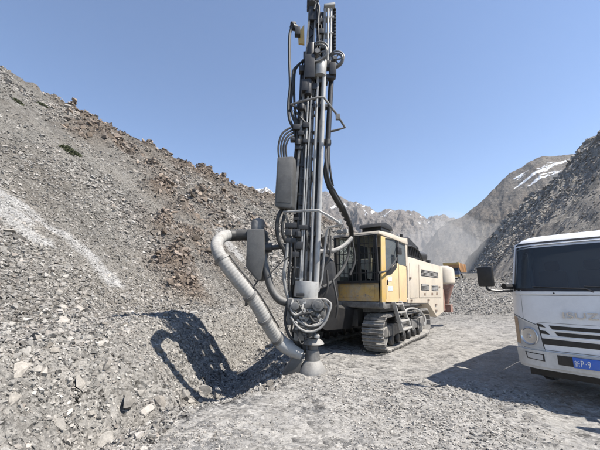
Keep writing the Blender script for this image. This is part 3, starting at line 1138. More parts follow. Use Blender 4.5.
# rear dust collector
b = MB()
b.lathe((-0.08, 8.2, 1.85), (0, 0, 1), [(0.40, 0), (0.46, 0.05), (0.46, 0.62), (0.40, 0.74), (0.22, 0.82)], 22)
dco = b.build('dust_collector', 'cream', rig)
b = MB()
b.lathe((-0.08, 8.2, 0.85), (0, 0, 1), [(0.12, 0), (0.16, 0.3), (0.40, 0.98)], 18)
b.bx(-0.35, -0.05, 7.5, 7.8, 0.7, 1.6)
b.bx(-0.3, 0.15, 7.9, 8.4, 0.6, 0.95)
b.build('hopper', 'rust', dco)
b = MB()
b.bx(-0.6, -0.1, 7.0, 7.95, 1.6, 1.8)
b.build('collector_bracket', 'cream', dco)

# ladder and guard rail in front of the track
ld = MB()
a0, a1 = side(393.5, 302, 0.05), side(402.0, 331, 0.12)
b0, b1 = side(400.2, 301.5, 0.05), side(410.2, 327.5, 0.12)
ld.bar(a0, a1, 0.04, 0.10, (1, 0, 0))
ld.bar(b0, b1, 0.04, 0.10, (1, 0, 0))
for t in (0.08, 0.38, 0.68, 0.97):
    ld.bar(a0.lerp(a1, t), b0.lerp(b1, t), 0.16, 0.03, (0, 0, 1))
ld.build('access_ladder', 'light_steel', rig, bevel=0.005)
g = MB()
g.tube([side(404, 313, 0.04), side(407.5, 309, 0.05), side(415, 308.5, 0.05), side(420.5, 311.5, 0.05), side(424, 317, 0.05), side(424.5, 321, 0.0)], 0.028, 8, 3)
g.build('track_guard_rail', 'light_steel', rig)

# ---- boom between chassis and mast
MASTP = P(299, 250, 7.05)
bm0 = RM @ Vector((-1.85, 0.5, 1.45))
b = MB()
b.bar(bm0, P(309, 272, 7.35), 0.34, 0.46)
b.bar(bm0 + Vector((0, 0, -0.25)), bm0 + Vector((0.15, 0.4, -0.9)), 0.7, 0.7)
b.build('boom', 'dark_steel', rig, RI, bevel=0.03)
b = MB()
b.cyl(RM @ Vector((-2.15, 0.3, 1.0)), P(318, 306, 7.35), 0.075)
b.cyl(P(318, 306, 7.35), P(306, 309, 7.15), 0.045)
b.cyl(RM @ Vector((-1.55, 0.2, 2.1)), P(322, 235, 7.4), 0.07)
b.cyl(P(322, 235, 7.4), P(304, 225, 7.2), 0.04)
b.build('boom_cylinder', 'grey_steel', rig, RI)
b = MB()
b.prism([P(322, 252, 7.5), P(331, 262, 7.6), P(335, 296, 7.7), P(328, 318, 7.6), P(320, 300, 7.5)], Vector((0.12, 0.2, 0)))
b.prism([P(300, 236, 7.22), P(310, 232, 7.22), P(324, 250, 7.45), P(321, 306, 7.45), P(300, 300, 7.22)], Vector((0.05, 0.28, 0)))
b.build('boom_bracket', 'black', rig, RI, bevel=0.02)
b = MB()
b.prism([P(308, 318, 7.3), P(322, 300, 7.5), P(350, 306, 8.4), P(346, 326, 8.4), P(322, 328, 7.6)], Vector((0.3, 0.5, 0)))
b.v = [v + Vector((0.12, 0.45, -0.12)) for v in b.v]
b.build('swing_mount', 'black', rig, RI, bevel=0.03)

# ---- mast
b = MB()  # unseen cradle lattice, added behind the mast to widen its cast shadow
for dx in (-0.16, 0.16):
    b.bar(P(299, 300, 7.62) + Vector((dx, 0, 0)), P(308, 70, 7.62) + Vector((dx, 0, 0)), 0.09, 0.16, (0, 1, 0))
b.bar(P(299.5, 290, 7.66), P(307, 92, 7.66), 0.26, 0.04, (0, 1, 0))
for k in range(9):
    t = k / 8
    c_ = P(299 + 9 * t, 300 - 230 * t, 7.62)
    b.bar(c_ - Vector((0.16, 0, 0)), c_ + Vector((0.16, 0, 0)), 0.10, 0.12)
    b.bar(c_, c_ + Vector((0, -0.45, 0)), 0.22, 0.14)
for dx in (-0.12, 0.12):
    b.bar(P(302, 262, 8.1) + Vector((dx, 0, 0)), P(306, 120, 8.0) + Vector((dx, 0, 0)), 0.08, 0.2, (0, 1, 0))
for k in range(5):
    t = k / 4
    c_ = P(302 + 4 * t, 262 - 142 * t, 8.08)
    b.bar(c_, c_ + Vector((0, -0.5, 0.1)), 0.3, 0.12)
b.build('mast_shadow_cradle', 'dark_steel', rig, RI)
b = MB()
b.cyl(P(300, 292, 7.42), P(304, 190, 7.42), 0.09)
b.cyl(P(304, 190, 7.42), P(307, 110, 7.42), 0.055)
b.build('feed_extension_cylinder', 'grey_steel', rig, RI)
b = MB()


def rail(pa, pb, Y, w, d, mb):
    mb.bar(P(*pa, Y), P(*pb, Y), w, d, (0, 1, 0))


rail((293.5, 318), (310.0, 3), 7.05, 0.055, 0.34, b)
rail((302.5, 318), (315.5, 3), 7.05, 0.055, 0.34, b)
rail((298, 318), (312.7, 3), 7.16, 0.18, 0.05, b)
rail((298, 318), (312.7, 3), 7.02, 0.17, 0.22, b)
for k in range(22):
    t = (k + 0.5) / 22
    pa = (293.5 + (310.0 - 293.5) * t, 318 - 315 * t)
    pb = (302.5 + (315.5 - 302.5) * t, 318 - 315 * t)
    b.bar(P(*pa, 6.90), P(pb[0], pb[1] - (6 if k % 2 else -6), 6.90), 0.03, 0.03, (0, 1, 0))
feed = b.build('feed_beam', 'dark_steel', rig, RI, bevel=0.006)
b = MB()
b.bar(P(291.2, 300, 7.1), P(305.5, 60, 7.1), 0.06, 0.2, (0, 1, 0))
b.bar(P(289.8, 214, 7.0), P(303.0, 60, 7.0), 0.035, 0.06, (0, 1, 0))
b.build('hose_guide', 'dark_steel', rig, RI, bevel=0.005)
# rods in the magazine
for (xa, ya, xb, yb, Y, r, mt) in ((310.3, 288, 318.0, 72, 6.86, 0.036, 'light_steel'), (316.2, 290, 324.2, 72, 6.84, 0.055, 'light_steel'), (304.6, 290, 313.4, 72, 6.92, 0.042, 'grey_steel'),
                                   (313.0, 288, 321.0, 75, 7.02, 0.04, 'dark_steel'), (300.0, 288, 309.0, 75, 6.86, 0.024, 'light_steel')):
    MB().cyl(P(xa, ya, Y), P(xb, yb, Y), r, n=14).build('drill_rod', mt, rig, RI)
b = MB()
b.cyl(P(305.8, 297.5, 6.85), P(306.8, 281.5, 6.85), 0.255, 0.25, 26)
cup = b.build('rod_magazine_cup', 'light_steel', rig, RI, bevel=0.01)
pp = P(300, 294.8, 6.59)
MB().box(pp, (0.17, 0.03, 0.075)).build('name_plate', 'black', cup, RI, bevel=0.01)
b = MB()
b.cyl(P(320.0, 77, 6.85), P(320.8, 61.5, 6.85), 0.15, 0.15, 22)
b.build('rod_magazine_cup', 'light_steel', rig, RI, bevel=0.008)
# mid clamps on the magazine
for (yy, xa, xb) in ((235, 296, 320), (143, 296, 325), (108, 300, 327)):
    b = MB()
    b.bar(P(xa, yy, 6.95), P(xb, yy - 1, 6.95), 0.16, 0.09, (0, 0, 1))
    b.cyl(P(xa + 2, yy + 2, 6.8), P(xa + 2, yy - 3, 6.8), 0.07, n=10)
    b.build('rod_clamp', 'dark_steel', rig, RI, bevel=0.01)
# rotation head carriage high on the beam
b = MB()
b.box(P(309.5, 70, 6.85), (0.24, 0.34, 0.62))
b.box(P(304.5, 88, 6.85), (0.14, 0.28, 0.30))
b.cyl(P(311, 62, 6.8), P(311.6, 45, 6.8), 0.11)
b.cyl(P(308, 95, 6.8), P(308.6, 80, 6.8), 0.09)
b.box(P(332.5, 71, 6.88), (0.16, 0.22, 0.34))
b.box(P(330, 78, 6.88), (0.20, 0.16, 0.10))
b.build('rotation_head', 'dark_steel', rig, RI, bevel=0.015)


def wheel(px, py, Y, r, nm='hose_sheave', w=0.09):
    b = MB()
    c = P(px, py, Y)
    for dy in (-w / 2, w / 2):
        b.tube([c + Vector((r * math.cos(a) , -0.35 * r * math.cos(a) + dy, r * math.sin(a))) for a in np.linspace(0, 2 * math.pi, 29)], 0.02, 6, 0, False)
    b.tube([c + Vector((r * 0.86 * math.cos(a), -0.3 * r * math.cos(a), r * 0.86 * math.sin(a))) for a in np.linspace(0, 2 * math.pi, 29)], 0.03, 6, 0, False)
    for k in range(6):
        a = k * math.pi / 3
        d = Vector((math.cos(a), -0.35 * math.cos(a), math.sin(a)))
        b.bar(c, c + d * r * 0.95, 0.025, 0.03)
    b.cyl(c - Vector((0, 0.09, 0)), c + Vector((0, 0.12, 0)), r * 0.25)
    return b.build(nm, 'grey_steel', rig, RI)


wheel(317.0, 53, 6.74, 0.26)
wheel(335.0, 60.0, 6.85, 0.20)
# right column: bundle of tubes with a capped top
for (x, Y, r, mt) in ((325.0, 6.9, 0.028, 'light_steel'), (328.3, 6.86, 0.032, 'light_steel'), (331.2, 6.9, 0.03, 'light_steel'), (333.6, 7.0, 0.03, 'dark_steel')):
    MB().cyl(P(x - 0.9, 62, Y), P(x, 9, Y), r, n=10).build('feed_tube', mt, rig, RI)
MB().bar(P(324, 8, 6.92), P(334.8, 6.5, 6.92), 0.2, 0.07).build('tube_cap', 'light_steel', rig, RI, bevel=0.01)
MB().bar(P(323.8, 20, 6.95), P(333.8, 19, 6.95), 0.16, 0.05).build('tube_clamp', 'grey_steel', rig, RI, bevel=0.01)
MB().bar(P(323.4, 36, 6.95), P(333.2, 35, 6.95), 0.16, 0.05).build('tube_clamp', 'grey_steel', rig, RI, bevel=0.01)
b = MB()
for k in range(13):
    b.box(P(335.0 - 0.02 * k, 10 + 3.2 * k, 6.98), (0.05, 0.1, 0.05))
b.build('cable_chain', 'dark_steel', rig, RI, bevel=0.006)
MB().bar(P(301.5, 290, 6.85), P(315.8, 8, 6.85), 0.03, 0.03, (0, 1, 0)).build('guide_rail', 'light_steel', rig, RI)
MB().bar(P(294.6, 214, 6.86), P(309.6, 12, 6.86), 0.05, 0.05, (0, 1, 0)).build('guide_rail', 'grey_steel', rig, RI)
b = MB()
b.bar(P(319.3, 60, 7.06), P(320.6, 14, 7.06), 0.16, 0.14, (0, 1, 0))
b.bar(P(318.4, 100, 7.06), P(319.2, 60, 7.06), 0.22, 0.10, (0, 1, 0))
b.build('feed_motor_housing', 'black', rig, RI, bevel=0.01)
for (x, y, w, h) in ((319.5, 22, .14, .12), (320.5, 33, .16, .14), (318.5, 43, .13, .16), (322, 48, .14, .14), (306.5, 57, .16, .2), (301.5, 70, .12, .16), (313, 88, .2, .16), (323, 82, .22, .12), (328, 66, .14, .2)):
    MB().box(P(x, y, 6.9), (w, 0.16, h)).build('valve_block', 'dark_steel', rig, RI, bevel=0.012)
# top crown
b = MB()
b.box(P(312.7, 4, 7.05), (0.30, 0.36, 0.16))
b.box(P(313, 14, 6.86), (0.20, 0.08, 0.40))
b.cyl(P(312, 6, 6.84), P(312, 6, 7.2), 0.13, n=18)
b.build('mast_crown', 'dark_steel', rig, RI, bevel=0.015)
b = MB()
b.cyl(P(317.5, 10, 6.8), P(319.5, 55, 6.8), 0.02, n=8)
b.cyl(P(316.2, 8, 6.85), P(317.5, 55, 6.85), 0.015, n=8)
b.cyl(P(321, 14, 6.9), P(322.5, 58, 6.9), 0.015, n=8)
b.build('feed_cable', 'black', rig, RI)
b = MB()
b.box(P(317.7, 24, 6.86), (0.12, 0.1, 0.14))
b.box(P(319.2, 38, 6.86), (0.10, 0.1, 0.12))
b.tube([P(314, 10, 6.8), P(316.5, 3, 6.8), P(319, 8, 6.8), P(317.6, 24, 6.8)], 0.03, 8, 4)
b.build('crown_hose', 'rubber', rig, RI)
# yellow bracket with hose fittings at the left of the top
b = MB()
b.prism([P(298, 33, 6.95), P(304.2, 24, 6.95), P(304.4, 44, 6.95), P(298.5, 43, 6.95)], (0, 0.06, 0))
b.build('hose_bracket', 'yellow', rig, RI, bevel=0.008)
b = MB()
b.cyl(P(292, 27, 6.85), P(296, 28, 6.95), 0.085, n=10)
b.box(P(297.5, 32, 6.88), (0.14, 0.12, 0.22))
b.cyl(P(291.5, 24, 6.85), P(295, 24, 6.9), 0.06, n=10)
b.build('hose_coupling', 'black', rig, RI, bevel=0.01)


def hose(path, r, name='hydraulic_hose', mt='rubber', n=8, sm=5, par=None):
    return MB().tube([P(*q) for q in path], r, n, sm).build(name, mt, par or rig, RI)


hose([(292, 27, 6.85), (289.6, 36, 6.85), (289.4, 60, 6.85), (290.2, 85, 6.85), (288.6, 102, 6.85), (289.2, 118, 6.85), (294, 130, 6.9), (297, 140, 6.95)], 0.036)
hose([(297.5, 66, 6.9), (293.5, 71, 6.88), (293.0, 84, 6.88), (291, 100, 6.88), (291.5, 112, 6.86), (296, 125, 6.9)], 0.034)
hose([(304, 60, 6.95), (297.5, 66, 6.9), (294.5, 74, 6.9), (294.2, 96, 6.9), (295.5, 116, 6.9), (299, 132, 6.95)], 0.03)
hose([(294, 110, 6.85), (301, 118, 6.85), (307, 125, 6.85)], 0.026)
hose([(297, 108, 6.85), (300, 100, 6.85), (304, 104, 6.85), (306, 116, 6.88)], 0.024)
for (dx, r) in ((0, .024), (2.6, .022), (5.2, .026), (7.6, .02)):
    hose([(279 + dx, 158, 6.82), (278.5 + dx, 146, 6.8), (282 + dx, 134 + dx * 0.5, 6.8), (290 + dx * 0.5, 128 + dx, 6.85), (297, 126 + dx, 6.92), (302, 122 + dx, 6.98)], r)
for k in range(5):
    hose([(296 + k * 2.2, 120, 6.95), (294.5 + k * 2.4, 134, 6.86), (296 + k * 1.8, 150, 6.9), (294 + k * 1.8, 175, 6.98), (292.5 + k * 1.5, 205, 7.0)], 0.022)
for (x, y, s) in ((296.5, 128, .16), (301, 134, .13), (306, 126, .15), (305.5, 142, .12), (298, 148, .14), (292.5, 140, .1)):
    MB().box(P(x, y, 6.86), (s, 0.14, s * 0.8)).build('valve_block', 'dark_steel', rig, RI, bevel=0.012)
for k in range(14):
    t = random.random()
    y0 = 60 + 170 * t
    xx = 307 - 13 * (y0 - 60) / 170 + random.uniform(-5, 16)
    hose([(xx, y0, 6.92), (xx - random.uniform(-3, 5), y0 + random.uniform(8, 16), 6.82 + random.uniform(0, .08)), (xx - random.uniform(-2, 4), y0 + random.uniform(22, 34), 6.95)], random.uniform(0.014, 0.026))
for k in range(16):
    y0 = 62 + k * 14.5 + random.uniform(-3, 3)
    xx = 309 - 13 * (y0 - 60) / 230 + random.uniform(-3, 5)
    MB().box(P(xx, y0, 6.93), (random.uniform(.10, .3), 0.12, random.uniform(.04, .1))).build('rail_bracket', random.choice(['dark_steel', 'black', 'grey_steel']), rig, RI, bevel=0.008)
# control cabinet on the left of the mast
b = MB()
pts = [P(277.2, 157, 6.62), P(293.2, 156.2, 6.62), P(292.2, 205.5, 6.62), P(290.5, 208.3, 6.62), P(276, 207, 6.62), P(274.2, 204.5, 6.62)]
b.prism(pts, Vector((0.13, 0.42, 0)))
cabn = b.build('valve_cabinet', 'box_grey', rig, RI, bevel=0.025)
b = MB()
pts = [P(278.6, 160, 6.612), P(292.0, 159.3, 6.612), P(291.0, 203, 6.612), P(276.2, 202.2, 6.612)]
b.prism(pts, Vector((0, 0.02, 0)))
b.build('cabinet_door', 'box_grey', cabn, RI, bevel=0.008)
b = MB()
b.bar(P(292, 165, 6.85), P(303, 166, 7.0), 0.06, 0.1)
b.bar(P(291, 200, 6.85), P(300, 200, 7.0), 0.06, 0.1)
b.build('cabinet_bracket', 'dark_steel', rig, RI)
# guard loops round the magazine
g = MB()
g.tube([P(*q) for q in ((303, 112, 7.1), (291.2, 104.5, 6.75), (303, 101, 6.5), (318, 97.3, 6.42), (324, 97.5, 6.45), (337.8, 116, 6.6), (345, 127.5, 6.85), (337, 130, 7.0), (328.5, 132, 7.1))], 0.026, 8)
g.box(P(337.8, 117, 6.6), (0.09, 0.07, 0.13))
g.build('magazine_guard', 'grey_steel', rig, RI)
g = MB()
g.tube([P(*q) for q in ((288, 222, 7.0), (284, 211.8, 6.7), (300, 211, 6.5), (318.5, 210.4, 6.42), (332, 218, 6.5), (341.5, 224.5, 6.62))], 0.028, 8)
g.box(P(340, 222, 6.6), (0.07, 0.06, 0.12))
g.tube([P(*q) for q in ((341.5, 225.5, 6.62), (329, 226.8, 6.7), (326.5, 232, 6.75), (322, 278, 6.95), (318, 292, 6.95))], 0.024, 8)
g.build('magazine_guard', 'light_steel', rig, RI)
# dark cylinder and big hose bundle at the right of the mast
b = MB()
b.cyl(P(327.8, 142, 7.02), P(331.4, 76, 7.02), 0.065, n=14)
b.box(P(327.6, 143, 7.0), (0.16, 0.14, 0.09))
b.build('feed_cylinder', 'dark_steel', rig, RI)
hose([(328, 140, 6.95), (327.2, 160, 6.9), (326, 172, 6.9), (328.5, 184, 6.95), (336, 199, 7.2), (343.5, 211, 7.6), (349, 222, 8.0), (351.5, 232, 8.4), (351, 246, 8.7)], 0.062, 'air_hose', n=12)
hose([(326.5, 142, 6.95), (325.6, 158, 6.85), (328, 176, 6.85), (331.5, 186, 6.95), (338, 197, 7.2), (346, 212, 7.6), (350, 224, 8.0)], 0.03)
hose([(329.5, 140, 6.98), (329, 156, 6.95), (331, 176, 6.95), (333, 186, 7.05)], 0.025)
b = MB()
for k in range(9):
    t = k / 8
    x, y, Y = 330 + 19 * t, 187 + 36 * t, 7.0 + 1.0 * t
    c = P(x, y, Y)
    d = (P(x + 1, y + 1.8, Y + 0.05) - c).normalized()
    b.cyl(c - d * 0.022, c + d * 0.022, 0.078, n=12)
b.build('hose_clamp', 'dark_steel', rig, RI)
hose([(351.5, 238, 8.2), (346, 244, 8.0), (336, 250, 7.6), (324, 251.5, 7.3), (313, 251, 7.1)], 0.055, 'air_hose', 'grey_steel', 10)
hose([(350, 236, 8.2), (348, 256, 8.2), (342, 270, 8.0), (330, 283, 7.6), (320, 288, 7.3)], 0.035)
hose([(352, 240, 8.3), (355, 260, 8.3), (350, 275, 8.2)], 0.03)
for (x0, y0, x1, y1) in ((331, 236, 322, 270), (330, 229, 318, 262), (327, 270, 322, 300), (333, 280, 336, 318)):
    hose([(x0, y0, 7.35), ((x0 + x1) / 2 + 3, (y0 + y1) / 2 + 4, 7.25), (x1, y1, 7.25)], 0.024)
# hoses and fittings below the cabinet
hose([(283, 208, 6.8), (278.5, 216, 6.75), (276.8, 228, 6.75), (279, 241, 6.78), (284, 250, 6.85), (287, 262, 6.9)], 0.045)
hose([(287, 208, 6.8), (283.5, 218, 6.78), (282.5, 232, 6.78), (286, 243, 6.85)], 0.034)
hose([(288, 240, 6.85), (286.5, 258, 6.82), (284, 275, 6.8), (286, 290, 6.82), (289, 300, 6.85)], 0.04, mt='hose_grey')
hose([(291, 236, 6.85), (291, 255, 6.8), (288.5, 278, 6.8), (291, 298, 6.82)], 0.03)
hose([(294, 234, 6.85), (295, 260, 6.82), (293, 285, 6.84)], 0.026)
hose([(297, 250, 6.85), (282, 262, 6.75), (268, 276, 6.7)], 0.012, 'thin_cable')
for (x, y, sx, sz) in ((291, 226, .26, .12), (296, 233, .18, .14), (291, 241, .22, .1), (299, 246, .16, .16), (288, 233, .12, .14), (303, 228, .2, .1), (295.5, 255, .14, .12)):
    MB().box(P(x, y, 6.9), (sx, 0.2, sz)).build('valve_block', 'dark_steel', rig, RI, bevel=0.012)
b = MB()
b.bar(P(287, 224, 6.85), P(290, 262, 6.9), 0.05, 0.08)
b.bar(P(294, 222, 6.88), P(296, 268, 6.92), 0.04, 0.08)
b.build('hose_bracket', 'dark_steel', rig, RI)
# cyclone separator on the left
b = MB()
pts = [P(246.8, 229, 6.72), P(264, 228.5, 6.72), P(264.2, 258, 6.72), P(260.5, 280, 6.72), P(257.3, 281.5, 6.72), P(245.5, 267, 6.72)]
b.prism(pts, Vector((0.05, 0.40, 0)))
cyc = b.build('cyclone_separator', 'box_grey', rig, RI, bevel=0.03)
b = MB()
pt = P(257.8, 230, 6.92)
b.lathe(pt, (0, 0, 1), [(0.15, -0.03), (0.15, 0.16), (0.12, 0.23), (0.05, 0.26)], 18)
b.build('cyclone_cap', 'grey_steel', cyc, RI)
b = MB()
b.cyl(P(263.5, 248, 6.9), P(272, 247.5, 6.9), 0.10, n=12)
b.cyl(P(272, 247.5, 6.9), P(288, 246, 6.92), 0.055, n=12)
b.bar(P(264, 234, 6.92), P(268, 241, 6.92), 0.05, 0.1)
b.build('cyclone_arm', 'dark_steel', cyc, RI)
b = MB()
b.prism([P(252, 287, 6.75), P(253, 293, 6.75), P(244.5, 306.5, 6.75), P(245.5, 296, 6.75)], Vector((0.04, 0.05, 0)))
b.bar(P(258, 281, 6.8), P(250, 291, 6.77), 0.03, 0.03)
b.build('outlet_flap', 'rubber', cyc, RI)
hose([(262.5, 256, 6.85), (265, 262, 6.85), (267.5, 276, 6.82), (271, 288, 6.8), (277, 297.5, 6.78), (283, 301.5, 6.8), (289, 303, 6.82)], 0.08, 'outlet_hose', 'box_grey', 12)
# suction hose with clamps
hp = [(236, 235.2, 6.86), (229, 235.4, 6.84), (222.5, 237, 6.82), (217.8, 241.6, 6.8), (217.0, 248, 6.8), (220.5, 257, 6.8), (228, 268, 6.8), (237, 279.5, 6.79), (246, 290.5, 6.77), (254, 301, 6.75), (261, 312.5, 6.72),
      (267.5, 324, 6.7), (274.5, 335, 6.68), (282, 343, 6.66)]
bulge = [0, .06, .22, .5, .72, .85, .85, .78, .68, .55, .42, .28, .12, 0]
hp = [(a, b_, c_ - k) for (a, b_, c_), k in zip(hp, bulge)]
hm = MB().tube([P(*q) for q in hp], 0.12, 3, 14)
cl_ = [sum((hm.v[i * 3 + k] for k in range(3)), Vector()) / 3 for i in range(len(hm.v) // 3)]
acc = [0.0]
for q0, q1 in zip(cl_[:-1], cl_[1:]):
    acc.append(acc[-1] + (q1 - q0).length)
nn_ = 300
rs_ = np.interp(np.linspace(0, acc[-1], nn_), [0, 0.5, 1.0, 3.0, acc[-1]], [0.116, 0.122, 0.117, 0.122, 0.13])
ps_ = [Vector([float(np.interp(d_, acc, [q[k] for q in cl_])) for k in range(3)]) for d_ in np.linspace(0, acc[-1], nn_)]
sh = MB().tube(ps_, [float(r_) * (1.0 + 0.022 * math.sin(i * 2 * math.pi / 5)) for i, r_ in enumerate(rs_)], 18).build('suction_hose', 'hose_grey', rig, RI)
hose([(249, 235.0, 6.9), (242, 235, 6.88), (235, 235.2, 6.86), (229.5, 235.4, 6.79)], 0.128, 'hose_inlet_pipe', 'rubber', 16)
for (i, t) in ((5, .2), (8, .5), (10, .6), (12, .4)):
    a, c = P(*hp[i]), P(*hp[i + 1])
    q = a.lerp(c, t)
    d = (c - a).normalized()
    MB().cyl(q - d * 0.03, q + d * 0.03, 0.14, n=18).build('hose_clamp', 'grey_steel', sh, RI)
b = MB()
b.tube([P(280, 341.5, 6.665), P(287, 347, 6.65), P(294, 351.5, 6.65), P(301.5, 355, 6.66)], [0.145, 0.145, 0.125, 0.10], 16)
b.build('suction_nozzle', 'light_steel', rig, RI)
b = MB()
for k in range(14):
    t = 5.2 + k * 0.5
    i = int(t)
    a, c = P(*hp[i]), P(*hp[min(i + 1, 13)])
    q = a.lerp(c, t - i) + Vector((0.13, 0.02, 0.08))
    b.v += []
    if k == 0:
        line = []
    line.append(q)
b.tube(line, 0.016, 6, 3)
b.build('thin_cable', 'rubber', rig, RI)
# drill table, breakout clamps, dust hood
b = MB()
b.box(P(307, 303, 6.86), (0.80, 0.55, 0.20))
b.box(P(296, 309, 6.72), (0.26, 0.3, 0.16))
b.box(P(314, 312, 6.8), (0.40, 0.4, 0.16))
b.build('drill_table', 'grey_steel', rig, RI, bevel=0.025)
b = MB()
b.cyl(P(304, 317, 6.5), P(304, 317, 6.9), 0.10)
b.cyl(P(318, 305, 6.45), P(318, 305, 6.7), 0.12)
b.cyl(P(318, 305, 6.43), P(318, 305, 6.45), 0.07)
b.cyl(P(295, 306, 6.46), P(295, 306, 6.7), 0.08)
b.cyl(P(296, 322, 6.75), P(312, 320, 6.7), 0.075)
b.box(P(306, 325, 6.76), (0.42, 0.4, 0.18))
b.box(P(299, 333, 6.76), (0.2, 0.3, 0.26))
b.box(P(322, 314, 6.82), (0.14, 0.3, 0.24))
b.box(P(290, 316, 6.82), (0.12, 0.3, 0.34))
b.build('breakout_clamp', 'grey_steel', rig, RI, bevel=0.018)
for k in range(10):
    b = MB()
    a = P(290 + random.uniform(0, 32), 300 + random.uniform(0, 24), 6.5 + random.uniform(0, 0.2))
    b.cyl(a, a + Vector((random.uniform(-.06, .06), -0.08, random.uniform(-.05, .05))), random.uniform(0.025, 0.05), n=8)
    b.build('hydraulic_fitting', 'light_steel', rig, RI)
for k in range(16):
    a = P(288 + random.uniform(0, 36), 302 + random.uniform(0, 36), 6.55 + random.uniform(0, 0.15))
    sz = random.uniform(0.05, 0.13)
    MB().box(a, (sz, 0.2, sz * random.uniform(0.5, 1.1)), Matrix.Rotation(random.uniform(-0.5, 0.5), 3, 'Y')).build('valve_block', random.choice(['dark_steel', 'grey_steel', 'light_steel']), rig, RI, bevel=0.012)
for k in range(9):
    x0, y0 = random.uniform(287, 300), random.uniform(300, 318)
    x1, y1 = random.uniform(308, 326), random.uniform(304, 334)
    hose([(x0, y0, 6.55), ((x0 + x1) / 2 + random.uniform(-4, 4), max(y0, y1) + random.uniform(2, 12), 6.42 + random.uniform(0, 0.08)), (x1, y1, 6.55)], random.uniform(0.012, 0.02), mt=random.choice(['rubber', 'rubber', 'hose_grey']))
hose([(322, 299, 6.6), (328, 301, 6.5), (331, 305, 6.45), (328.5, 314, 6.42), (324, 324, 6.42), (316, 330.5, 6.42), (306, 331.5, 6.42), (297, 326, 6.45), (291, 317, 6.5)], 0.022, mt='hose_grey')
hose([(325, 303, 6.55), (328.5, 308, 6.5), (326, 318, 6.47), (318, 325, 6.46), (307, 325.5, 6.46), (299, 321, 6.5), (292, 313, 6.55)], 0.022, mt='hose_grey')
hose([(293, 300, 6.6), (291, 309, 6.5), (295, 315, 6.48), (301, 312, 6.48), (303, 304, 6.55)], 0.02, mt='hose_grey')
hose([(316, 310, 6.5), (309, 313, 6.44), (300, 315, 6.46), (293, 322, 6.5), (291, 332, 6.6)], 0.02)
hose([(320, 316, 6.5), (316, 322, 6.46), (311, 318, 6.46), (307, 310, 6.5)], 0.02)
hose([(287, 305, 6.7), (285, 320, 6.65), (289, 335, 6.62), (297, 342, 6.65)], 0.03)
b = MB()
b.cyl(P(312, 338, 6.74), P(310, 322, 6.80), 0.10, n=16)
b.lathe(P(313.2, 343.5, 6.74), (0, 0, 1), [(0.13, -0.03), (0.22, 0.0), (0.20, 0.04), (0.12, 0.10)], 20)
b.cyl(P(313, 352, 6.72), P(313, 338, 6.72), 0.10, 0.115, 18)
b.build('drill_bit_guide', 'grey_steel', rig, RI)
zb = ground_z(0.27, 6.72)
hb = P(312.5, 362, 6.72)
b = MB()
hbx = Vector((hb.x, hb.y, 0))
b.lathe(hbx, (0, 0, 1), [(0.285, zb - 0.02), (0.275, zb + 0.05), (0.18, zb + 0.20), (0.15, zb + 0.23), (0.14, zb + 0.36), (0.13, zb + 0.42)], 24)
b.build('dust_hood', 'grey_steel', rig, RI)
b = MB()
fx = P(291, 366, 6.72)
b.prism([(fx.x - 0.18, 6.6, zb - 0.02), (fx.x + 0.16, 6.6, zb - 0.02), (fx.x + 0.26, 6.6, zb + 0.4), (fx.x + 0.12, 6.6, zb + 0.42)], (0, 0.3, 0))
b.build('mast_foot', 'box_grey', rig, RI, bevel=0.02)
b = MB()
b.bar(P(296, 340, 6.8), P(294, 360, 6.8), 0.09, 0.12, (0, 1, 0))
b.bar(P(303, 335, 6.85), P(305, 352, 6.85), 0.08, 0.12, (0, 1, 0))
b.bar(P(296, 330, 6.95), P(300, 352, 6.95), 0.2, 0.1, (0, 1, 0))
b.build('foot_cylinder', 'dark_steel', rig, RI)

# ------------------------------------------------------------------ the white truck
TA = math.radians(-48.0)
TZ = 0.06
TC = Vector((4.04, 4.69, TZ))
truck = empty('light_truck', TC, TA, 'white cab-over light truck with blue number plate and dark windscreen parked at right', 'truck')
TM = frame(TC, TA)
HW = 0.96


def prof(z):
    return float(np.interp(z, [0.3, 0.62, 1.1, 1.54, 2.30, 2.40, 2.46], [0.06, 0.05, 0.06, 0.11, 0.46, 0.53, 0.66]))


def bow(x):
    a = min(abs(x) / HW, 1.0)
    return 0.07 * a ** 2 + 0.17 * a ** 7


def Fs(x, z, d=0.0):
    return Vector((x, prof(z) + bow(x) - d, z))


def patch(c, d0, d1, nx=8, nz=3, mb=None):
    """slab on the curved front: corners (x, z) in order bottom-left, bottom-right, top-right, top-left; d = how far proud"""
    mb = mb or MB()
    bl, br, tr, tl = [Vector((q[0], q[1], 0)) for q in c]
    vs = []
    for d in (d0, d1):
        for i in range(nx + 1):
            for j in range(nz + 1):
                u, w = i / nx, j / nz
                q = (bl * (1 - u) + br * u) * (1 - w) + (tl * (1 - u) + tr * u) * w
                vs.append(Fs(q.x, q.y, d))
    N = (nx + 1) * (nz + 1)
    k = lambda i, j, s: s * N + i * (nz + 1) + j
    fs = []
    for i in range(nx):
        for j in range(nz):
            fs.append([k(i, j, 1), k(i + 1, j, 1), k(i + 1, j + 1, 1), k(i, j + 1, 1)])
            fs.append([k(i, j, 0), k(i, j + 1, 0), k(i + 1, j + 1, 0), k(i + 1, j, 0)])
    for i in range(nx):
        fs.append([k(i, 0, 0), k(i + 1, 0, 0), k(i + 1, 0, 1), k(i, 0, 1)])
        fs.append([k(i, nz, 0), k(i, nz, 1), k(i + 1, nz, 1), k(i + 1, nz, 0)])
    for j in range(nz):
        fs.append([k(0, j, 0), k(0, j, 1), k(0, j + 1, 1), k(0, j + 1, 0)])
        fs.append([k(nx, j, 0), k(nx, j + 1, 0), k(nx, j + 1, 1), k(nx, j, 1)])
    return mb.add(vs, fs)


def rect(x0, x1, z0, z1):
    return [(x0, z0), (x1, z0), (x1, z1), (x0, z1)]


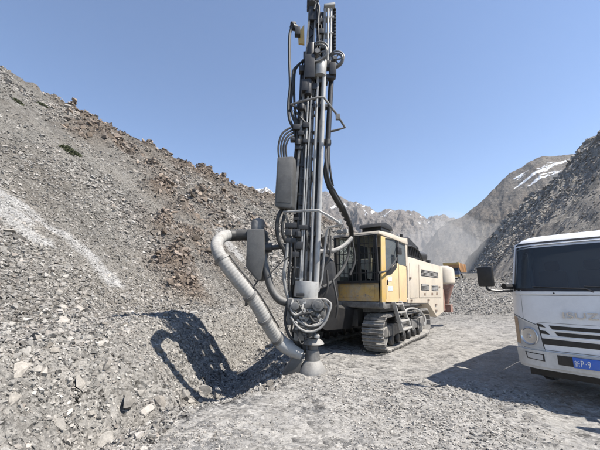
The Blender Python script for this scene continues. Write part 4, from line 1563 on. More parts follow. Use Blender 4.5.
# cab shell: front, pillars, roof, sides, back, floor
c = MB()
patch(rect(-HW, HW, 0.60, 1.535), -0.05, 0.0, 36, 10, c)
for s in (-1, 1):
    patch([(s * HW, 1.535), (s * 0.885, 1.535), (s * 0.86, 2.30), (s * 0.915, 2.30)], -0.06, 0.0, 6, 8, c)
rx = np.linspace(-0.93, 0.93, 27)
rows = []
for (z, off) in ((2.29, 0.0), (2.33, 0), (2.38, 0), (2.42, 0), (2.45, 0.0), (2.47, 0.10), (2.485, 0.35), (2.485, 0.8), (2.46, 1.15)):
    row = []
    for x in rx:
        e = abs(x) / 0.93
        drop = 0.12 * e ** 8
        zz = z - (drop if z > 2.4 else drop * 0.3)
        row.append(Vector((x, prof(min(z, 2.45)) + bow(x) + off, zz)))
    rows.append(row)
vs = [v for r in rows for v in r]
n = len(rx)
fs = [[i * n + k, i * n + k + 1, (i + 1) * n + k + 1, (i + 1) * n + k] for i in range(len(rows) - 1) for k in range(n - 1)]
c.add(vs, fs)
c.add([v - Vector((0, 0, 0.04)) for v in vs], [f[::-1] for f in fs])
for s in (-1, 1):
    x0, x1 = s * 0.955, s * 0.915
    y0 = 0.30
    c.prism([(x0, y0, 0.75), (x0, 1.75, 0.75), (x0, 1.75, 1.50), (x0, y0 + 0.03, 1.52)], (x1 - x0, 0, 0))
    c.prism([(x0 * 0.985, 1.55, 1.49), (x0 * 0.985, 1.75, 1.49), (x0 * 0.955, 1.72, 2.34), (x0 * 0.955, 1.50, 2.34)], (x1 - x0, 0, 0))
    c.prism([(x0 * 0.965, 0.66, 2.25), (x0 * 0.965, 1.73, 2.25), (x0 * 0.955, 1.73, 2.35), (x0 * 0.955, 0.70, 2.34)], (x1 - x0, 0, 0))
c.bx(-0.94, 0.94, 1.73, 1.77, 0.75, 2.38)
c.bx(-0.94, 0.94, 0.3, 1.76, 0.72, 0.78)
cabt = c.build('cab', 'white', truck, None, bevel=0)
ws = patch([(-0.885, 1.535), (0.885, 1.535), (0.86, 2.335), (-0.86, 2.335)], -0.03, -0.022, 24, 10)
ws.build('windscreen', 'windscreen', cabt)
c = MB()
patch([(-0.91, 1.52), (0.91, 1.52), (0.905, 1.565), (-0.905, 1.565)], -0.02, 0.004, 24, 1, c)
patch([(-0.91, 1.53), (-0.885, 1.53), (-0.86, 2.33), (-0.885, 2.33)], -0.02, 0.003, 2, 8, c)
patch([(0.91, 1.53), (0.885, 1.53), (0.86, 2.33), (0.885, 2.33)], -0.02, 0.003, 2, 8, c)
patch([(-0.87, 2.315), (0.87, 2.315), (0.86, 2.345), (-0.86, 2.345)], -0.02, 0.003, 24, 1, c)
c.build('windscreen_seal', 'trim', cabt)
for s in (-1, 1):
    x = s * 0.94
    c = MB()
    c.prism([(x, 0.36, 1.52), (x, 1.55, 1.50), (x * 0.985, 1.51, 2.28), (x * 0.985, 0.68, 2.28)], (-0.006 * s, 0, 0))
    c.build('side_window', 'windscreen', cabt, smooth=0)
    c = MB()
    c.bx(s * 0.952, s * 0.985, 1.45, 1.58, 1.38, 1.42)
    c.build('door_handle', 'trim', cabt, bevel=0.008)
# dashboard, seats and steering wheel seen through the windscreen
c = MB()
c.prism([(-0.86, 0.32, 1.20), (-0.86, 0.30, 1.50), (-0.86, 0.42, 1.56), (-0.86, 0.62, 1.50), (-0.86, 0.66, 1.15)], (1.72, 0, 0))
c.build('dashboard', 'trim', cabt, bevel=0.02)
c = MB()
for k in range(20):
    pass
cx, cy, cz = 0.45, 0.78, 1.58
ring = [Vector((cx + 0.21 * math.cos(a), cy + 0.12 * math.sin(a), cz + 0.18 * math.sin(a))) for a in np.linspace(0, 2 * math.pi, 25)]
c.tube(ring, 0.016, 8)
c.bar(Vector((cx - 0.2, cy, cz)), Vector((cx + 0.2, cy, cz)), 0.04, 0.03)
c.cyl((cx, cy - 0.02, cz), (cx, 0.6, 1.4), 0.03)
c.build('steering_wheel', 'trim', cabt)
for x in (-0.58, 0.0, 0.45):
    c = MB()
    c.bx(x - 0.21, x + 0.21, 1.0, 1.5, 1.1, 1.28)
    c.prism([(x - 0.21, 1.42, 1.25), (x - 0.21, 1.56, 1.25), (x - 0.21, 1.66, 1.88), (x - 0.21, 1.54, 1.90)], (0.42, 0, 0))
    c.bx(x - 0.11, x + 0.11, 1.57, 1.66, 1.90, 2.08)
    c.build('seat', 'seat', cabt, bevel=0.03)
# wipers
for (x0, x1) in ((-0.62, 0.02), (0.02, 0.62)):
    c = MB()
    c.tube([Fs(x1 + 0.10, 1.51, 0.01), Fs(x1 + 0.02, 1.555, 0.012), Fs((x0 + x1) / 2 + 0.05, 1.57, 0.012)], 0.011, 6)
    c.tube([Fs(x0, 1.595, -0.002), Fs((x0 + x1) / 2, 1.575, -0.002), Fs(x1, 1.565, -0.002)], 0.009, 6)
    c.build('wiper', 'trim', cabt)
for x in (-0.34, 0.30):
    MB().lathe(Fs(x, 1.49, -0.002), (0, -1, 0.2), [(0.016, 0), (0.014, 0.015), (0.006, 0.02)], 10).build('washer_nozzle', 'trim', cabt)
# bonnet crease, panel gaps and grille
c = MB()
patch(rect(-0.90, 0.90, 1.455, 1.462), -0.01, 0.0015, 24, 1, c)
patch(rect(-0.80, -0.795, 1.06, 1.46), -0.01, 0.0015, 1, 4, c)
patch(rect(0.795, 0.80, 1.06, 1.46), -0.01, 0.0015, 1, 4, c)
patch(rect(-0.60, 0.60, 1.045, 1.05), -0.01, 0.0015, 18, 1, c)
patch(rect(-0.90, 0.90, 0.644, 0.652), -0.01, 0.0015, 24, 1, c)
c.build('panel_gap', 'grey_steel', cabt, smooth=0)
c = MB()
patch(rect(-0.88, 0.88, 1.476, 1.515), -0.01, 0.014, 24, 2, c)
c.build('bonnet_edge', 'white', cabt)
c = MB()
patch([(-0.42, 0.955), (0.42, 0.955), (0.44, 1.0), (-0.46, 1.012)], -0.01, 0.003, 16, 1, c)
patch([(-0.36, 0.865), (0.36, 0.865), (0.40, 0.915), (-0.40, 0.92)], -0.01, 0.003, 16, 1, c)
patch([(-0.60, 0.73), (0.60, 0.73), (0.60, 0.80), (-0.60, 0.815)], -0.01, 0.003, 18, 1, c)
for s in (-1, 1):
    patch([(s * 0.60, 0.985), (s * 0.50, 0.975), (s * 0.545, 1.02), (s * 0.62, 1.03)][::1], -0.01, 0.003, 3, 1, c)
    patch([(s * 0.585, 0.885), (s * 0.455, 0.875), (s * 0.51, 0.925), (s * 0.605, 0.935)], -0.01, 0.003, 3, 1, c)
c.build('grille_slots', 'trim', cabt)
c = MB()
patch([(-0.44, 0.932), (0.44, 0.932), (0.44, 0.944), (-0.44, 0.944)], -0.01, 0.012, 16, 1, c)
patch([(-0.52, 0.832), (0.52, 0.832), (0.52, 0.852), (-0.52, 0.852)], -0.01, 0.012, 16, 1, c)
c.build('grille_bars', 'white', cabt)
for s in (-1, 1):
    c = MB()
    patch([(s * 0.945, 0.69), (s * 0.56, 0.655), (s * 0.60, 0.985), (s * 0.957, 1.13)], -0.01, 0.006, 14, 4, c)
    hl = c.build('headlight', 'lens', cabt)
    c = MB()
    patch([(s * 0.950, 0.672), (s * 0.545, 0.637), (s * 0.588, 1.0), (s * 0.959, 1.15)], -0.01, 0.0025, 14, 4, c)
    c.build('headlight_gap', 'trim', cabt)
    c = MB()
    patch([(s * 0.955, 0.70), (s * 0.885, 0.695), (s * 0.893, 1.10), (s * 0.958, 1.125)], -0.005, 0.011, 3, 3, c)
    c.build('indicator', 'indicator', cabt)
    c = MB()
    patch([(s * 0.945, 0.665), (s * 0.55, 0.63), (s * 0.55, 0.657), (s * 0.945, 0.692)], -0.01, 0.010, 12, 1, c)
    c.build('headlight_rim', 'white_dirty', cabt)
    c = MB()
    patch([(s * 0.60, 0.975), (s * 0.957, 1.122), (s * 0.957, 1.14), (s * 0.592, 0.993)], -0.01, 0.010, 12, 1, c)
    c.build('headlight_rim', 'white_dirty', cabt)
    c = MB()
    ctr = Fs(s * 0.73, 0.83, 0.0)
    c.lathe(ctr, (s * 0.36, -1, 0.03), [(0.135, -0.02), (0.135, 0.022), (0.125, 0.030), (0.110, 0.014), (0.06, 0.009), (0.03, 0.012), (0.02, 0.026)], 24)
    c.build('lamp', 'chrome', cabt)
# bumper
c = MB()
patch([(-0.95, 0.40), (0.95, 0.40), (0.965, 0.63), (-0.965, 0.63)], -0.12, 0.045, 36, 6, c)
patch([(-0.93, 0.36), (0.93, 0.36), (0.95, 0.41), (-0.95, 0.41)], -0.12, 0.020, 36, 2, c)
bumpr = c.build('bumper', 'white_dirty', truck, bevel=0)
for s in (-1, 1):
    c = MB()
    patch([(s * 0.80, 0.495), (s * 0.56, 0.485), (s * 0.56, 0.585), (s * 0.82, 0.595)], 0.03, 0.050, 6, 1, c)
    c.build('fog_light_recess', 'trim', bumpr)
    c = MB()
    patch([(s * 0.785, 0.507), (s * 0.58, 0.497), (s * 0.58, 0.573), (s * 0.80, 0.583)], 0.03, 0.054, 6, 1, c)
    c.build('fog_light', 'lens', bumpr)
c = MB()
patch(rect(-0.40, 0.40, 0.465, 0.60), 0.03, 0.049, 12, 1, c)
c.build('plate_recess', 'trim', bumpr)
pl_ = MB().bx(-0.22, 0.22, -0.024, -0.016, 0.46, 0.60).build('number_plate', 'plate_blue', truck, bevel=0.003)


def text_part(txt, name, mat, parent, loc, size, sx=1.0, depth=0.002, align='LEFT'):
    cu = bpy.data.curves.new('txt', 'FONT')
    cu.body = txt
    cu.size = size
    cu.extrude = depth
    cu.align_x = align
    o = bpy.data.objects.new('txt', cu)
    COL.objects.link(o)
    dg = bpy.context.evaluated_depsgraph_get()
    me = bpy.data.meshes.new_from_object(o.evaluated_get(dg))
    bpy.data.objects.remove(o, do_unlink=True)
    mb = MB()
    R = Matrix.Rotation(math.pi / 2, 3, 'X')
    mb.add([R @ Vector((v.co.x * sx, v.co.y, v.co.z)) + Vector(loc) for v in me.vertices], [list(p.vertices) for p in me.polygons])
    ob = mb.build(name, mat, parent, smooth=0)
    return ob


text_part('新', 'plate_letter', 'plate_white', pl_, (-0.208, -0.0265, 0.488), 0.088, 0.72)
text_part('P', 'plate_letter', 'plate_white', pl_, (-0.140, -0.0265, 0.484), 0.125, 0.62)
text_part('·', 'plate_letter', 'plate_white', pl_, (-0.092, -0.0265, 0.484), 0.125, 0.8)
text_part('9', 'plate_letter', 'plate_white', pl_, (-0.066, -0.0265, 0.484), 0.125, 0.62)
text_part('ISUZU', 'badge_lettering', 'chrome', cabt, (0.0, 0.052, 1.13), 0.125, 1.62, 0.006, 'CENTER')
# mirrors
for s in (-1, 1):
    c = MB()
    x = s * 1.20
    c.bx(x - 0.12, x + 0.12, -0.16, -0.06, 1.60, 1.93)
    mo = c.build('mirror', 'trim', truck, bevel=0.03)
    c = MB()
    c.tube([(x, -0.11, 1.62), (x - 0.02 * s, -0.10, 1.545), (s * 1.02, 0.10, 1.52), (s * 0.93, 0.36, 1.53)], 0.018, 8, 4)
    c.tube([(s * 1.01, 0.12, 1.60), (s * 0.93, 0.36, 1.60)], 0.05, 8)
    c.build('mirror_arm', 'trim', truck)
# chassis, wheels, cargo bed
c = MB()
c.bx(-0.86, 0.86, 0.42, 0.46, 0.20, 0.725)  # added dark panel: stands in for shade below the bumper, stops stray sunlight
c.build('under_bumper_shade_panel', 'trim', truck)
c = MB()
for x in (-0.40, 0.40):
    c.bx(x - 0.04, x + 0.04, 0.35, 5.6, 0.58, 0.78)
for y in (1.2, 2.5, 3.8, 5.3):
    c.bx(-0.38, 0.38, y, y + 0.08, 0.60, 0.74)
c.bx(-0.35, 0.35, 0.5, 1.6, 0.45, 0.72)
c.cyl((-0.7, 1.3, 0.40), (0.7, 1.3, 0.40), 0.06)
c.cyl((-0.8, 4.3, 0.42), (0.8, 4.3, 0.42), 0.08)
c.build('chassis', 'black', truck)
for (x, y, w) in ((-0.76, 1.3, 0.22), (0.76, 1.3, 0.22), (-0.74, 4.3, 0.44), (0.74, 4.3, 0.44)):
    c = MB()
    c.lathe((x - w / 2, y, 0.40 - 0.02), (1, 0, 0), [(0.24, 0), (0.36, 0.01), (0.40, 0.04), (0.40, w - 0.04), (0.36, w - 0.01), (0.24, w)], 30)
    wo_ = c.build('wheel', 'tyre', truck)
    c = MB()
    c.lathe((x - w / 2 + 0.02, y, 0.38), (1, 0, 0), [(0.24, -0.005), (0.2, 0.03), (0.1, 0.03), (0.1, w - 0.07), (0.2, w - 0.07), (0.24, w - 0.035)], 24)
    c.build('rim', 'light_steel', wo_)
c = MB()
c.bx(-0.98, 0.98, 1.95, 5.9, 0.88, 1.0)
bedo = c.build('cargo_bed', 'white_dirty', truck, bevel=0.01)
for s in (-1, 1):
    for k in range(5):
        z = 1.05 + k * 0.27
        MB().bx(s * 0.95, s * 0.98, 1.97, 5.88, z, z + 0.235).build('side_board', 'white_dirty', bedo, bevel=0.006)
    for y in (2.0, 3.3, 4.6, 5.85):
        MB().bx(s * 0.90, s * 0.948, y - 0.03, y + 0.03, 1.0, 2.40).build('stake', 'grey_steel', bedo)
for k in range(5):
    z = 1.05 + k * 0.27
    MB().bx(-0.94, 0.94, 1.955, 1.975, z, z + 0.235).build('head_board', 'white_dirty', bedo)

# ------------------------------------------------------------------ dump truck far up the road
dY = 54.0
dp_ = P(453, 284, dY)
dz = ground_z(dp_.x, dp_.y)
DR = math.radians(-38)
dump = empty('dump_truck', (dp_.x, dp_.y, dz), DR, 'small distant dump truck with orange brown bed on the road behind the rig', 'dump truck')
b = MB()
b.prism([(-1.2, 0.3, 1.75), (-1.2, -0.25, 2.35), (-1.2, -0.25, 2.7), (-1.2, 5.2, 2.7), (-1.2, 5.6, 1.35), (-1.2, 1.0, 1.2)], (2.4, 0, 0))
for k in range(6):
    b.bx(-1.26, 1.26, 0.9 + k * 0.75, 1.0 + k * 0.75, 1.25, 2.72)
bo = b.build('dump_bed', 'orange', dump, bevel=0.02)
MB().bx(-1.24, 1.24, -0.32, -0.22, 2.4, 2.75).build('bed_lip', 'yellow', bo, bevel=0.01)
MB().bx(0.9, 1.25, -0.36, 0.2, 2.35, 2.8).build('bed_corner', 'yellow', bo, bevel=0.01)
b = MB()
b.prism([(-1.1, 0.0, 0.75), (-1.1, 0.06, 1.35), (-1.1, 0.25, 2.1), (-1.1, 1.1, 2.1), (-1.1, 1.1, 0.75)], (2.2, 0, 0))
co = b.build('cab', 'blue_dark', dump, bevel=0.04)
MB().prism([(-0.98, 0.055, 1.42), (-0.98, 0.215, 2.02), (-0.98, 0.20, 2.02), (-0.98, 0.04, 1.42)], (1.96, 0, 0)).build('windscreen', 'windscreen', co)
MB().bx(-1.15, 1.15, -0.12, 0.05, 0.45, 0.74).build('bumper', 'yellow', dump, bevel=0.02)
b = MB()
b.bx(-0.5, 0.5, 0.3, 5.4, 0.75, 1.15)
b.build('chassis', 'black', dump)
for y in (0.75, 3.6, 4.7):
    for s in (-1, 1):
        b = MB()
        b.lathe((s * 0.95 - 0.16, y, 0.48), (1, 0, 0), [(0.25, 0), (0.46, 0.02), (0.5, 0.06), (0.5, 0.26), (0.46, 0.3), (0.25, 0.32)], 20)
        b.build('wheel', 'tyre', dump)

# ------------------------------------------------------------------ stones
def shard(seed, flat):
    """a broken slab: skewed box with chipped corners"""
    r = random.Random(seed)
    V = []
    sk = r.uniform(-0.25, 0.25)
    for z in (-1, 1):
        k = r.randint(0, 3)
        for i, (x, y) in enumerate(((-1, -1), (1, -1), (1, 1), (-1, 1))):
            cut = 0.45 if i == k else 1.0
            V.append(((x * cut * r.uniform(0.7, 1.05) + sk * z * 0.5 + sk * y) * 0.52, y * cut * r.uniform(0.6, 1.05) * 0.36, z * flat * r.uniform(0.55, 1.1)))
    V = np.array(V)
    F = np.array([[0, 2, 1], [0, 3, 2], [4, 5, 6], [4, 6, 7], [0, 1, 5], [0, 5, 4], [1, 2, 6], [1, 6, 5], [2, 3, 7], [2, 7, 6], [3, 0, 4], [3, 4, 7]])
    return V, F


TPL = [shard(i, f) for i, f in enumerate((0.16, 0.24, 0.2, 0.3, 0.13, 0.34, 0.22, 0.18, 0.27, 0.15, 0.36, 0.2))]


def stone_material(name, per_object, brown=False):
    m, nt, bs, out = new_mat(name)
    pos = world_pos(nt)
    if per_object:
        t = nt.nodes.new('ShaderNodeObjectInfo').outputs['Random']
        w = mathn(nt, 'GREATER_THAN', t, 0.93)
        t2 = mathn(nt, 'FRACT', mathn(nt, 'MULTIPLY', t, 7.31))
    else:
        a = nt.nodes.new('ShaderNodeAttribute')
        a.attribute_name = 'tint'
        t = a.outputs['Fac']
        a2 = nt.nodes.new('ShaderNodeAttribute')
        a2.attribute_name = 'warm'
        t2 = a2.outputs['Fac']
    c = mixc(nt, t, (0.128, 0.122, 0.112), (0.43, 0.409, 0.374))
    if brown:
        c = mixc(nt, t, (0.10, 0.08, 0.062), (0.31, 0.25, 0.20))
    elif per_object:
        c = mixc(nt, mathn(nt, 'MULTIPLY', t2, 0.35), c, (0.34, 0.29, 0.23))
    else:
        c = mixc(nt, t2, c, mixc(nt, t, (0.11, 0.085, 0.066), (0.35, 0.285, 0.235)))
    n = noise_tex(nt, pos, 14.0, 6, 0.7)
    sp = mixc(nt, ramp(nt, n, 0.25, 0.75), (0.6, 0.6, 0.6), (1.25, 1.25, 1.25))
    c = mixc(nt, 1.0, c, sp, 'MULTIPLY')
    nt.links.new(c, bs.inputs['Base Color'])
    bs.inputs['Roughness'].default_value = 0.92
    bs.inputs['Specular IOR Level'].default_value = 0.2
    n2 = noise_tex(nt, pos, 45.0, 5, 0.7)
    nt.links.new(bump(nt, n2, 0.5, 0.012, bump(nt, n, 0.5, 0.03)), bs.inputs['Normal'])
    return m


MAT['stones'] = stone_material('loose_stone', False)
MAT['stone_obj'] = stone_material('single_stone', True)
MAT['boulder_obj'] = stone_material('brown_boulder', True, True)


def normals(x, y, z=None, e=0.25):
    hx = (h_base(x + e, y) - h_base(x - e, y)) / (2 * e)
    hy = (h_base(x, y + e) - h_base(x, y - e)) / (2 * e)
    n = np.stack([-hx, -hy, np.ones_like(x)], -1)
    return n / np.linalg.norm(n, axis=1, keepdims=True)


def bases(n, yaw, jit):
    n = n + RNG.normal(0, 1, n.shape) * jit[:, None]
    n /= np.linalg.norm(n, axis=1, keepdims=True)
    a = np.stack([np.cos(yaw), np.sin(yaw), np.zeros_like(yaw)], -1)
    x = a - n * np.sum(a * n, 1, keepdims=True)
    x /= np.linalg.norm(x, axis=1, keepdims=True)
    y = np.cross(n, x)
    return np.stack([x, y, n], -1)          # columns


def stuff_mesh(name, pos, size, n, jit, tint, warm, yaw=None):
    N = len(pos)
    yaw = RNG.uniform(0, 6.283, N) if yaw is None else yaw
    B = bases(n, yaw, jit)
    which = RNG.integers(0, len(TPL), N)
    sv = size[:, None] * RNG.uniform(0.75, 1.25, (N, 3))
    Vs, Fs_, Ts, Ws = [], [], [], []
    off = 0
    for k, (V, F) in enumerate(TPL):
        m = which == k
        cnt = m.sum()
        if not cnt:
            continue
        loc = V[None] * sv[m][:, None, :]
        w = np.einsum('nij,nvj->nvi', B[m], loc) + pos[m][:, None, :]
        Vs.append(w.reshape(-1, 3))
        Fs_.append((F[None] + (np.arange(cnt) * len(V))[:, None, None]).reshape(-1, 3) + off)
        Ts.append(np.repeat(tint[m], len(V)))
        Ws.append(np.repeat(warm[m], len(V)))
        off += cnt * len(V)
    me = mesh_np(name, np.concatenate(Vs), np.concatenate(Fs_), MAT['stones'], False, {'tint': np.concatenate(Ts), 'warm': np.concatenate(Ws)})
    return me


def polar(n, r0, r1, a0, a1):
    r = np.exp(RNG.uniform(math.log(r0), math.log(r1), n))
    a = RNG.uniform(math.radians(a0), math.radians(a1), n)
    return r * np.sin(a), r * np.cos(a), r


def free_of_things(x, y):
    """True where no machine stands on the ground"""
    ok = np.ones_like(x, dtype=bool)
    for M, bx in ((RI, ((-0.66, 0.03, -0.05, 4.9), (-2.66, -1.98, -0.05, 4.9))), (TM.inverted(), ((-0.95, -0.55, 0.9, 1.7), (0.55, 0.95, 0.9, 1.7)))):
        a = np.array(M)
        lx = a[0, 0] * x + a[0, 1] * y + a[0, 3]
        ly = a[1, 0] * x + a[1, 1] * y + a[1, 3]
        for (x0, x1, y0, y1) in bx:
            ok &= ~((lx > x0) & (lx < x1) & (ly > y0) & (ly < y1))
    ok &= ~(np.hypot(x - 0.27, y - 6.72) < 0.33)
    return ok


# gravel of the floor and the rubble bank
x, y, r = polar(200000, 1.7, 60, -62, 58)
s, t = st(x, y)
br, pa, road = masks(x, y)
size = np.minimum(r * np.where(road > 0.5, 0.0042, 0.0043) * RNG.uniform(0.02, 1, len(r)) ** -0.55, 0.30)
clump = fbm(x * 0.55, y * 0.55, 3, 91)
lim = np.where(road > 0.5, 0.024 + 0.05 * np.clip(clump + 0.1, 0, 1) + 0.004 * np.maximum(r - 12, 0), 0.045 + 0.004 * r + 0.11 * np.clip(clump + 0.25, 0, 1))
keep = (t < 9.0) & (size < lim) & (RNG.uniform(0, 1, len(r)) < np.where(road > 0.5, 0.30 + 0.5 * np.clip(clump * 2, -0.45, 1), 0.97)) & free_of_things(x, y)
x, y, size, road = x[keep], y[keep], size[keep], road[keep]
z = height(x, y) + size * 0.05
tint = np.clip(RNG.normal(0.5, 0.3, len(x)) + 0.12 * (road > 0.5), 0, 1)
warm = np.clip(RNG.normal(0.05, 0.15, len(x)), 0, 0.6)
gm = stuff_mesh('gravel', np.stack([x, y, z], -1), size, normals(x, y), np.where(road > 0.5, 0.25, 0.75), tint, warm)
gravel = obj_np('gravel', gm)
gravel['kind'] = 'stuff'
gravel['label'] = 'loose grey broken rock strewn over the floor and rubble bank'
gravel['category'] = 'gravel'

# scree of the left hillside
x, y, r = polar(170000, 7, 105, -60, 14)
s, t = st(x, y)
Dc = np.interp(s, CS, CD)
br, pa, road = masks(x, y)
size = np.minimum(r * 0.0036 * RNG.uniform(0.012, 1, len(r)) ** -0.5, 1.1)
patch_ = fbm(s * 0.25, t * 0.06, 3, 95) + 0.6 * fbm(x * 0.2, y * 0.2, 3, 97)
dens = np.clip(0.5 + 0.95 * patch_ + 0.6 * br - 0.8 * pa, 0.06, 1)
lim = r * (0.011 + 0.013 * np.clip(patch_, 0, 1) + 0.011 * br * (t < Dc - 5))
keep = (t > 7.6) & (t < Dc + 2.0) & (size < lim) & (RNG.uniform(0, 1, len(r)) < dens)
x, y, size, br, s, t, pa = x[keep], y[keep], size[keep], br[keep], s[keep], t[keep], pa[keep]
z = height(x, y) + size * 0.04
tint = np.clip(RNG.normal(0.34, 0.24, len(x)) + 0.3 * pa, 0, 1)
warm = np.clip(RNG.normal(0.10, 0.15, len(x)) + br * 0.9, 0, 1)
nn = normals(x, y)
yaw = math.atan2(NV[1], NV[0]) + RNG.normal(0, 0.7, len(x))
scree = obj_np('scree', stuff_mesh('scree', np.stack([x, y, z], -1), size, nn, np.full(len(x), 0.33) + 0.3 * br, tint, warm, yaw))
scree['kind'] = 'stuff'
scree['label'] = 'grey and brown scree lying on the left hillside'
scree['category'] = 'scree'

# rocks on the right valley slope
nu_, nv_ = RS.shape[0], 160
ui = RNG.integers(0, nu_ - 1, 60000)
vi = (RNG.uniform(0.02, 1.0, 60000) * (nv_ - 2)).astype(int)
p = RS[ui, vi] + (RS[ui + 1, vi] - RS[ui, vi]) * RNG.uniform(0, 1, (60000, 1)) + (RS[ui, vi + 1] - RS[ui, vi]) * RNG.uniform(0, 1, (60000, 1))
n = np.cross(RS[ui + 1, vi] - RS[ui, vi], RS[ui, vi + 1] - RS[ui, vi])
n /= np.linalg.norm(n, axis=1, keepdims=True)
n[n[:, 2] < 0] *= -1
d = np.linalg.norm(p, axis=1)
up_ = vi / nv_
size = d * 0.0036 * RNG.uniform(0.012, 1, len(d)) ** -0.5
pn = fbm(p[:, 0] * 0.12, p[:, 1] * 0.12 + p[:, 2] * 0.2, 3, 99)
keep = (p[:, 0] < 1.15 * p[:, 1]) & (size < d * (0.010 + 0.012 * sstep(0.55, 0.9, up_))) & (RNG.uniform(0, 1, len(d)) < np.clip(0.32 + 1.2 * pn + 0.3 * up_, 0.05, 1)) & (d < 165)
p, size, n, up_ = p[keep], size[keep], n[keep], up_[keep]
tint = np.clip(RNG.normal(0.55, 0.25, len(p)) - 0.2 * up_, 0, 1)
warm = np.clip(RNG.normal(0.12, 0.15, len(p)), 0, 1)
sc2 = obj_np('scree', stuff_mesh('scree', p, size, n, np.full(len(p), 0.4), tint, warm))
sc2['kind'] = 'stuff'
sc2['label'] = 'dark grey broken rock on the right valley slope behind the truck'
sc2['category'] = 'scree'

# stones that can be told apart: pieces of the ground
stone_me, boulder_me = [], []
def big_stone(seed, flat):
    r = random.Random(seed)
    bm = bmesh.new()
    for i in range(13):
        v = Vector((r.gauss(0, 1), r.gauss(0, 1), r.gauss(0, 1))).normalized() * r.uniform(0.72, 1.12)
        bm.verts.new((v.x * 0.62, v.y * 0.44, v.z * flat))
    ret = bmesh.ops.convex_hull(bm, input=bm.verts)
    junk = [g for g in ret['geom_interior'] + ret['geom_unused'] if isinstance(g, bmesh.types.BMVert)]
    bmesh.ops.delete(bm, geom=list(set(junk)), context='VERTS')
    bm.verts.index_update()
    V = [tuple(v.co) for v in bm.verts]
    F = [[v.index for v in f.verts] for f in bm.faces]
    bm.free()
    return V, F


for i, (V, F) in enumerate([big_stone(100 + q, f) for q, f in enumerate((0.24, 0.34, 0.28, 0.42, 0.2, 0.46, 0.32, 0.26))]):
    mb = MB().add([tuple(v) for v in V], [list(f) for f in F])
    stone_me.append(mb.mesh('stone', 'stone_obj', 0, 0))
    mb2 = MB().add([tuple(v) for v in V], [list(f) for f in F])
    boulder_me.append(mb2.mesh('boulder', 'boulder_obj', 0, 0))


def put_stone(x, y, size, k, name='stone', jit=0.35, sink=0.02):
    xa, ya = np.array([x]), np.array([y])
    n = normals(xa, ya)
    B = bases(n, np.array([random.uniform(0, 6.28)]), np.array([jit]))[0]
    o = bpy.data.objects.new(name, (boulder_me if name == 'boulder' else stone_me)[k % len(stone_me)])
    COL.objects.link(o)
    o.parent = ground
    sc = [size * random.uniform(0.8, 1.2) for _ in range(3)]
    R = Matrix(B.tolist()).to_4x4()
    o.matrix_local = Matrix.Translation((x, y, ground_z(x, y) + size * sink)) @ R @ Matrix.Diagonal((sc[0], sc[1], sc[2] * 1.15, 1))
    return o


cnt = 0
for i in range(1500):
    rr = math.exp(random.uniform(math.log(2.4), math.log(13)))
    aa = math.radians(random.uniform(-52, 6))
    x, y = rr * math.sin(aa), rr * math.cos(aa)
    if st(x, y)[1] > 9.5 or not free_of_things(np.array([x]), np.array([y]))[0]:
        continue
    br_, pa_, rd = [float(q[0]) for q in masks(np.array([x]), np.array([y]))]
    if rd > 0.4 and random.random() < 0.93:
        continue
    put_stone(x, y, rr * random.uniform(0.016, 0.032) * (0.6 if rd > 0.4 else 1), i)
    cnt += 1
    if cnt >= 150:
        break
for (px, py, sz) in ((20, 372, 17), (38, 366, 9), (128, 408, 15), (146, 412, 13), (160, 405, 12), (104, 438, 16), (60, 424, 14), (185, 398, 12), (140, 396, 10), (205, 390, 14), (216, 396, 8), (168, 420, 9), (12, 405, 14), (80, 380, 10),
                     (58, 296, 9), (8, 234, 8)):
    q = cast(px, py)
    put_stone(q[0], q[1], sz * np.linalg.norm(q - ORG) / FPX * 0.9, px, jit=0.25, sink=0.1)
for (ox, oy, rr, a, oz) in OUT:
    for k in range(7):
        an = random.uniform(0, 6.28)
        rad = rr * math.sqrt(random.random()) * 0.8
        x, y = ox + rad * math.cos(an), oy + rad * math.sin(an)
        dd = math.hypot(x, y)
        if st(x, y)[1] < 9 or st(x, y)[1] > np.interp(st(x, y)[0], CS, CD) + 1:
            continue
        o = put_stone(x, y, dd * random.uniform(0.012, 0.024), k * 3 + 1, 'boulder', 0.5, 0.05)

# ------------------------------------------------------------------ low shrubs on the left hillside
m, nt, bs, out = new_mat('shrub_leaf')
c = mixc(nt, noise_tex(nt, world_pos(nt), 3.0, 3), (0.035, 0.045, 0.02), (0.10, 0.105, 0.05))
nt.links.new(c, bs.inputs['Base Color'])
bs.inputs['Roughness'].default_value = 0.8
MAT['leaf'] = m
MAT['stem'] = dusty('shrub_stem', (0.10, 0.075, 0.05), 0.2, 0.8)
SHR = [((69, 152), 13, 'dark green low shrub beside the brown outcrop high on the left hillside'), ((76, 155), 8, 'small green shrub just right of the dark shrub on the left hillside'),
       ((105, 125), 12, 'flat green shrub just below the left ridge line'), ((97, 121), 8, 'small shrub near the left ridge crest, left of the flat green one'),
       ((115, 130), 8, 'small shrub below the left ridge crest, right of the flat green one'), ((17, 104), 8, 'lone dark shrub high on the left hillside near the photo edge'),
       ((42, 108), 7, 'little dark shrub midway up the upper left hillside')]
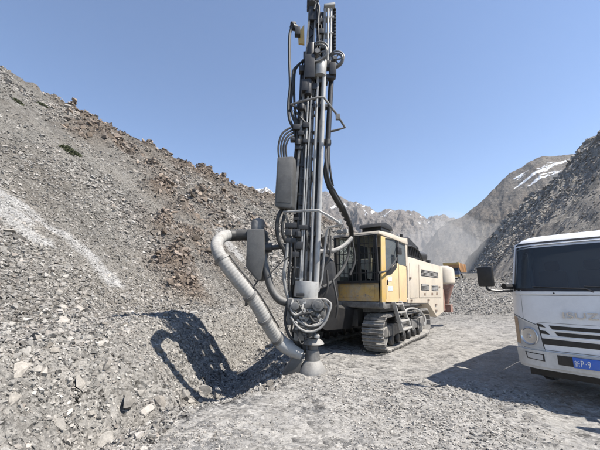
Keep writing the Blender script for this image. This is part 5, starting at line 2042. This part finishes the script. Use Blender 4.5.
for (pxy, w, lab) in SHR:
    q = cast(*pxy)
    dist = np.linalg.norm(q - ORG)
    R_ = w * dist / FPX / 2
    zz = ground_z(q[0], q[1])
    root = empty('shrub', (q[0], q[1], zz), 0, lab, 'shrub', 'low shrubs on the left hillside')
    n = 900
    v = RNG.normal(0, 1, (n, 3))
    v /= np.linalg.norm(v, axis=1, keepdims=True)
    v *= RNG.uniform(0.25, 1, (n, 1)) ** 0.5 * np.array([R_, R_, R_ * 0.55])
    lump = 0.75 + 0.5 * vnoise(v[:, 0] / R_ * 2 + 5, v[:, 1] / R_ * 2 + v[:, 2], 3)
    v *= lump[:, None]
    v[:, 2] = np.abs(v[:, 2]) * 0.9 + v[:, 0] * 0 + 0.02
    # follow the slope
    nz = normals(np.array([q[0]]), np.array([q[1]]))[0]
    v[:, 2] += -(v[:, 0] * nz[0] + v[:, 1] * nz[1]) / nz[2]
    d1 = RNG.normal(0, 1, (n, 3)) * R_ * 0.09
    d2 = RNG.normal(0, 1, (n, 3)) * R_ * 0.09
    VV = np.stack([v - d1, v + d2, v + d1, v - d2], 1).reshape(-1, 3)
    FF = np.arange(n * 4).reshape(-1, 4)
    obj_np('foliage', mesh_np('foliage', VV, FF, MAT['leaf'], False), root)
    st_ = MB()
    for k in range(7):
        a = k * 0.9
        e = Vector((math.cos(a) * R_ * 0.6, math.sin(a) * R_ * 0.6, R_ * 0.4))
        e.z += -(e.x * nz[0] + e.y * nz[1]) / nz[2]
        st_.tube([(0, 0, -0.05), e * 0.5 + Vector((0, 0, 0.05)), e], [0.04, 0.025, 0.01], 5)
    st_.build('stem', 'stem', root)

# ------------------------------------------------------------------ haze and drifting drill dust
def volume_mat(name, dens, col):
    m = bpy.data.materials.new(name)
    m.use_nodes = True
    nt = m.node_tree
    nt.nodes.clear()
    o = nt.nodes.new('ShaderNodeOutputMaterial')
    v = nt.nodes.new('ShaderNodeVolumePrincipled')
    v.inputs['Color'].default_value = (*col, 1)
    v.inputs['Density'].default_value = dens
    v.inputs['Anisotropy'].default_value = 0.2
    nt.links.new(v.outputs[0], o.inputs['Volume'])
    return m


hz = MB()
hz.bx(-3200, 3200, -1800, 3600, -120, 720)
MAT['dust'] = volume_mat('drifting_dust', 0.009, (0.92, 0.90, 0.87))
dc = P(450, 262, 175)
bmd = bmesh.new()
bmesh.ops.create_icosphere(bmd, subdivisions=4, radius=1.0)
med = bpy.data.meshes.new('dust_cloud')
for v in bmd.verts:
    v.co *= 1 + 0.18 * math.sin(v.co.x * 5 + 1) * math.cos(v.co.y * 4) + 0.1 * math.sin(v.co.z * 9 + v.co.x * 7)
bmd.to_mesh(med)
bmd.free()
med.materials.append(MAT['dust'])
do = bpy.data.objects.new('dust_cloud', med)
COL.objects.link(do)
do.location = dc
do.scale = (38, 38, 24)
do['kind'] = 'stuff'
do['label'] = 'pale dust hanging over the road in the valley behind the rig'
do['category'] = 'dust'
MAT['haze'] = volume_mat('haze', 0.00011, (0.86, 0.90, 0.95))
ho = hz.build('haze', 'haze', None, smooth=0)
ho['kind'] = 'stuff'
ho['label'] = 'thin bright haze filling the valley air'
ho['category'] = 'haze'
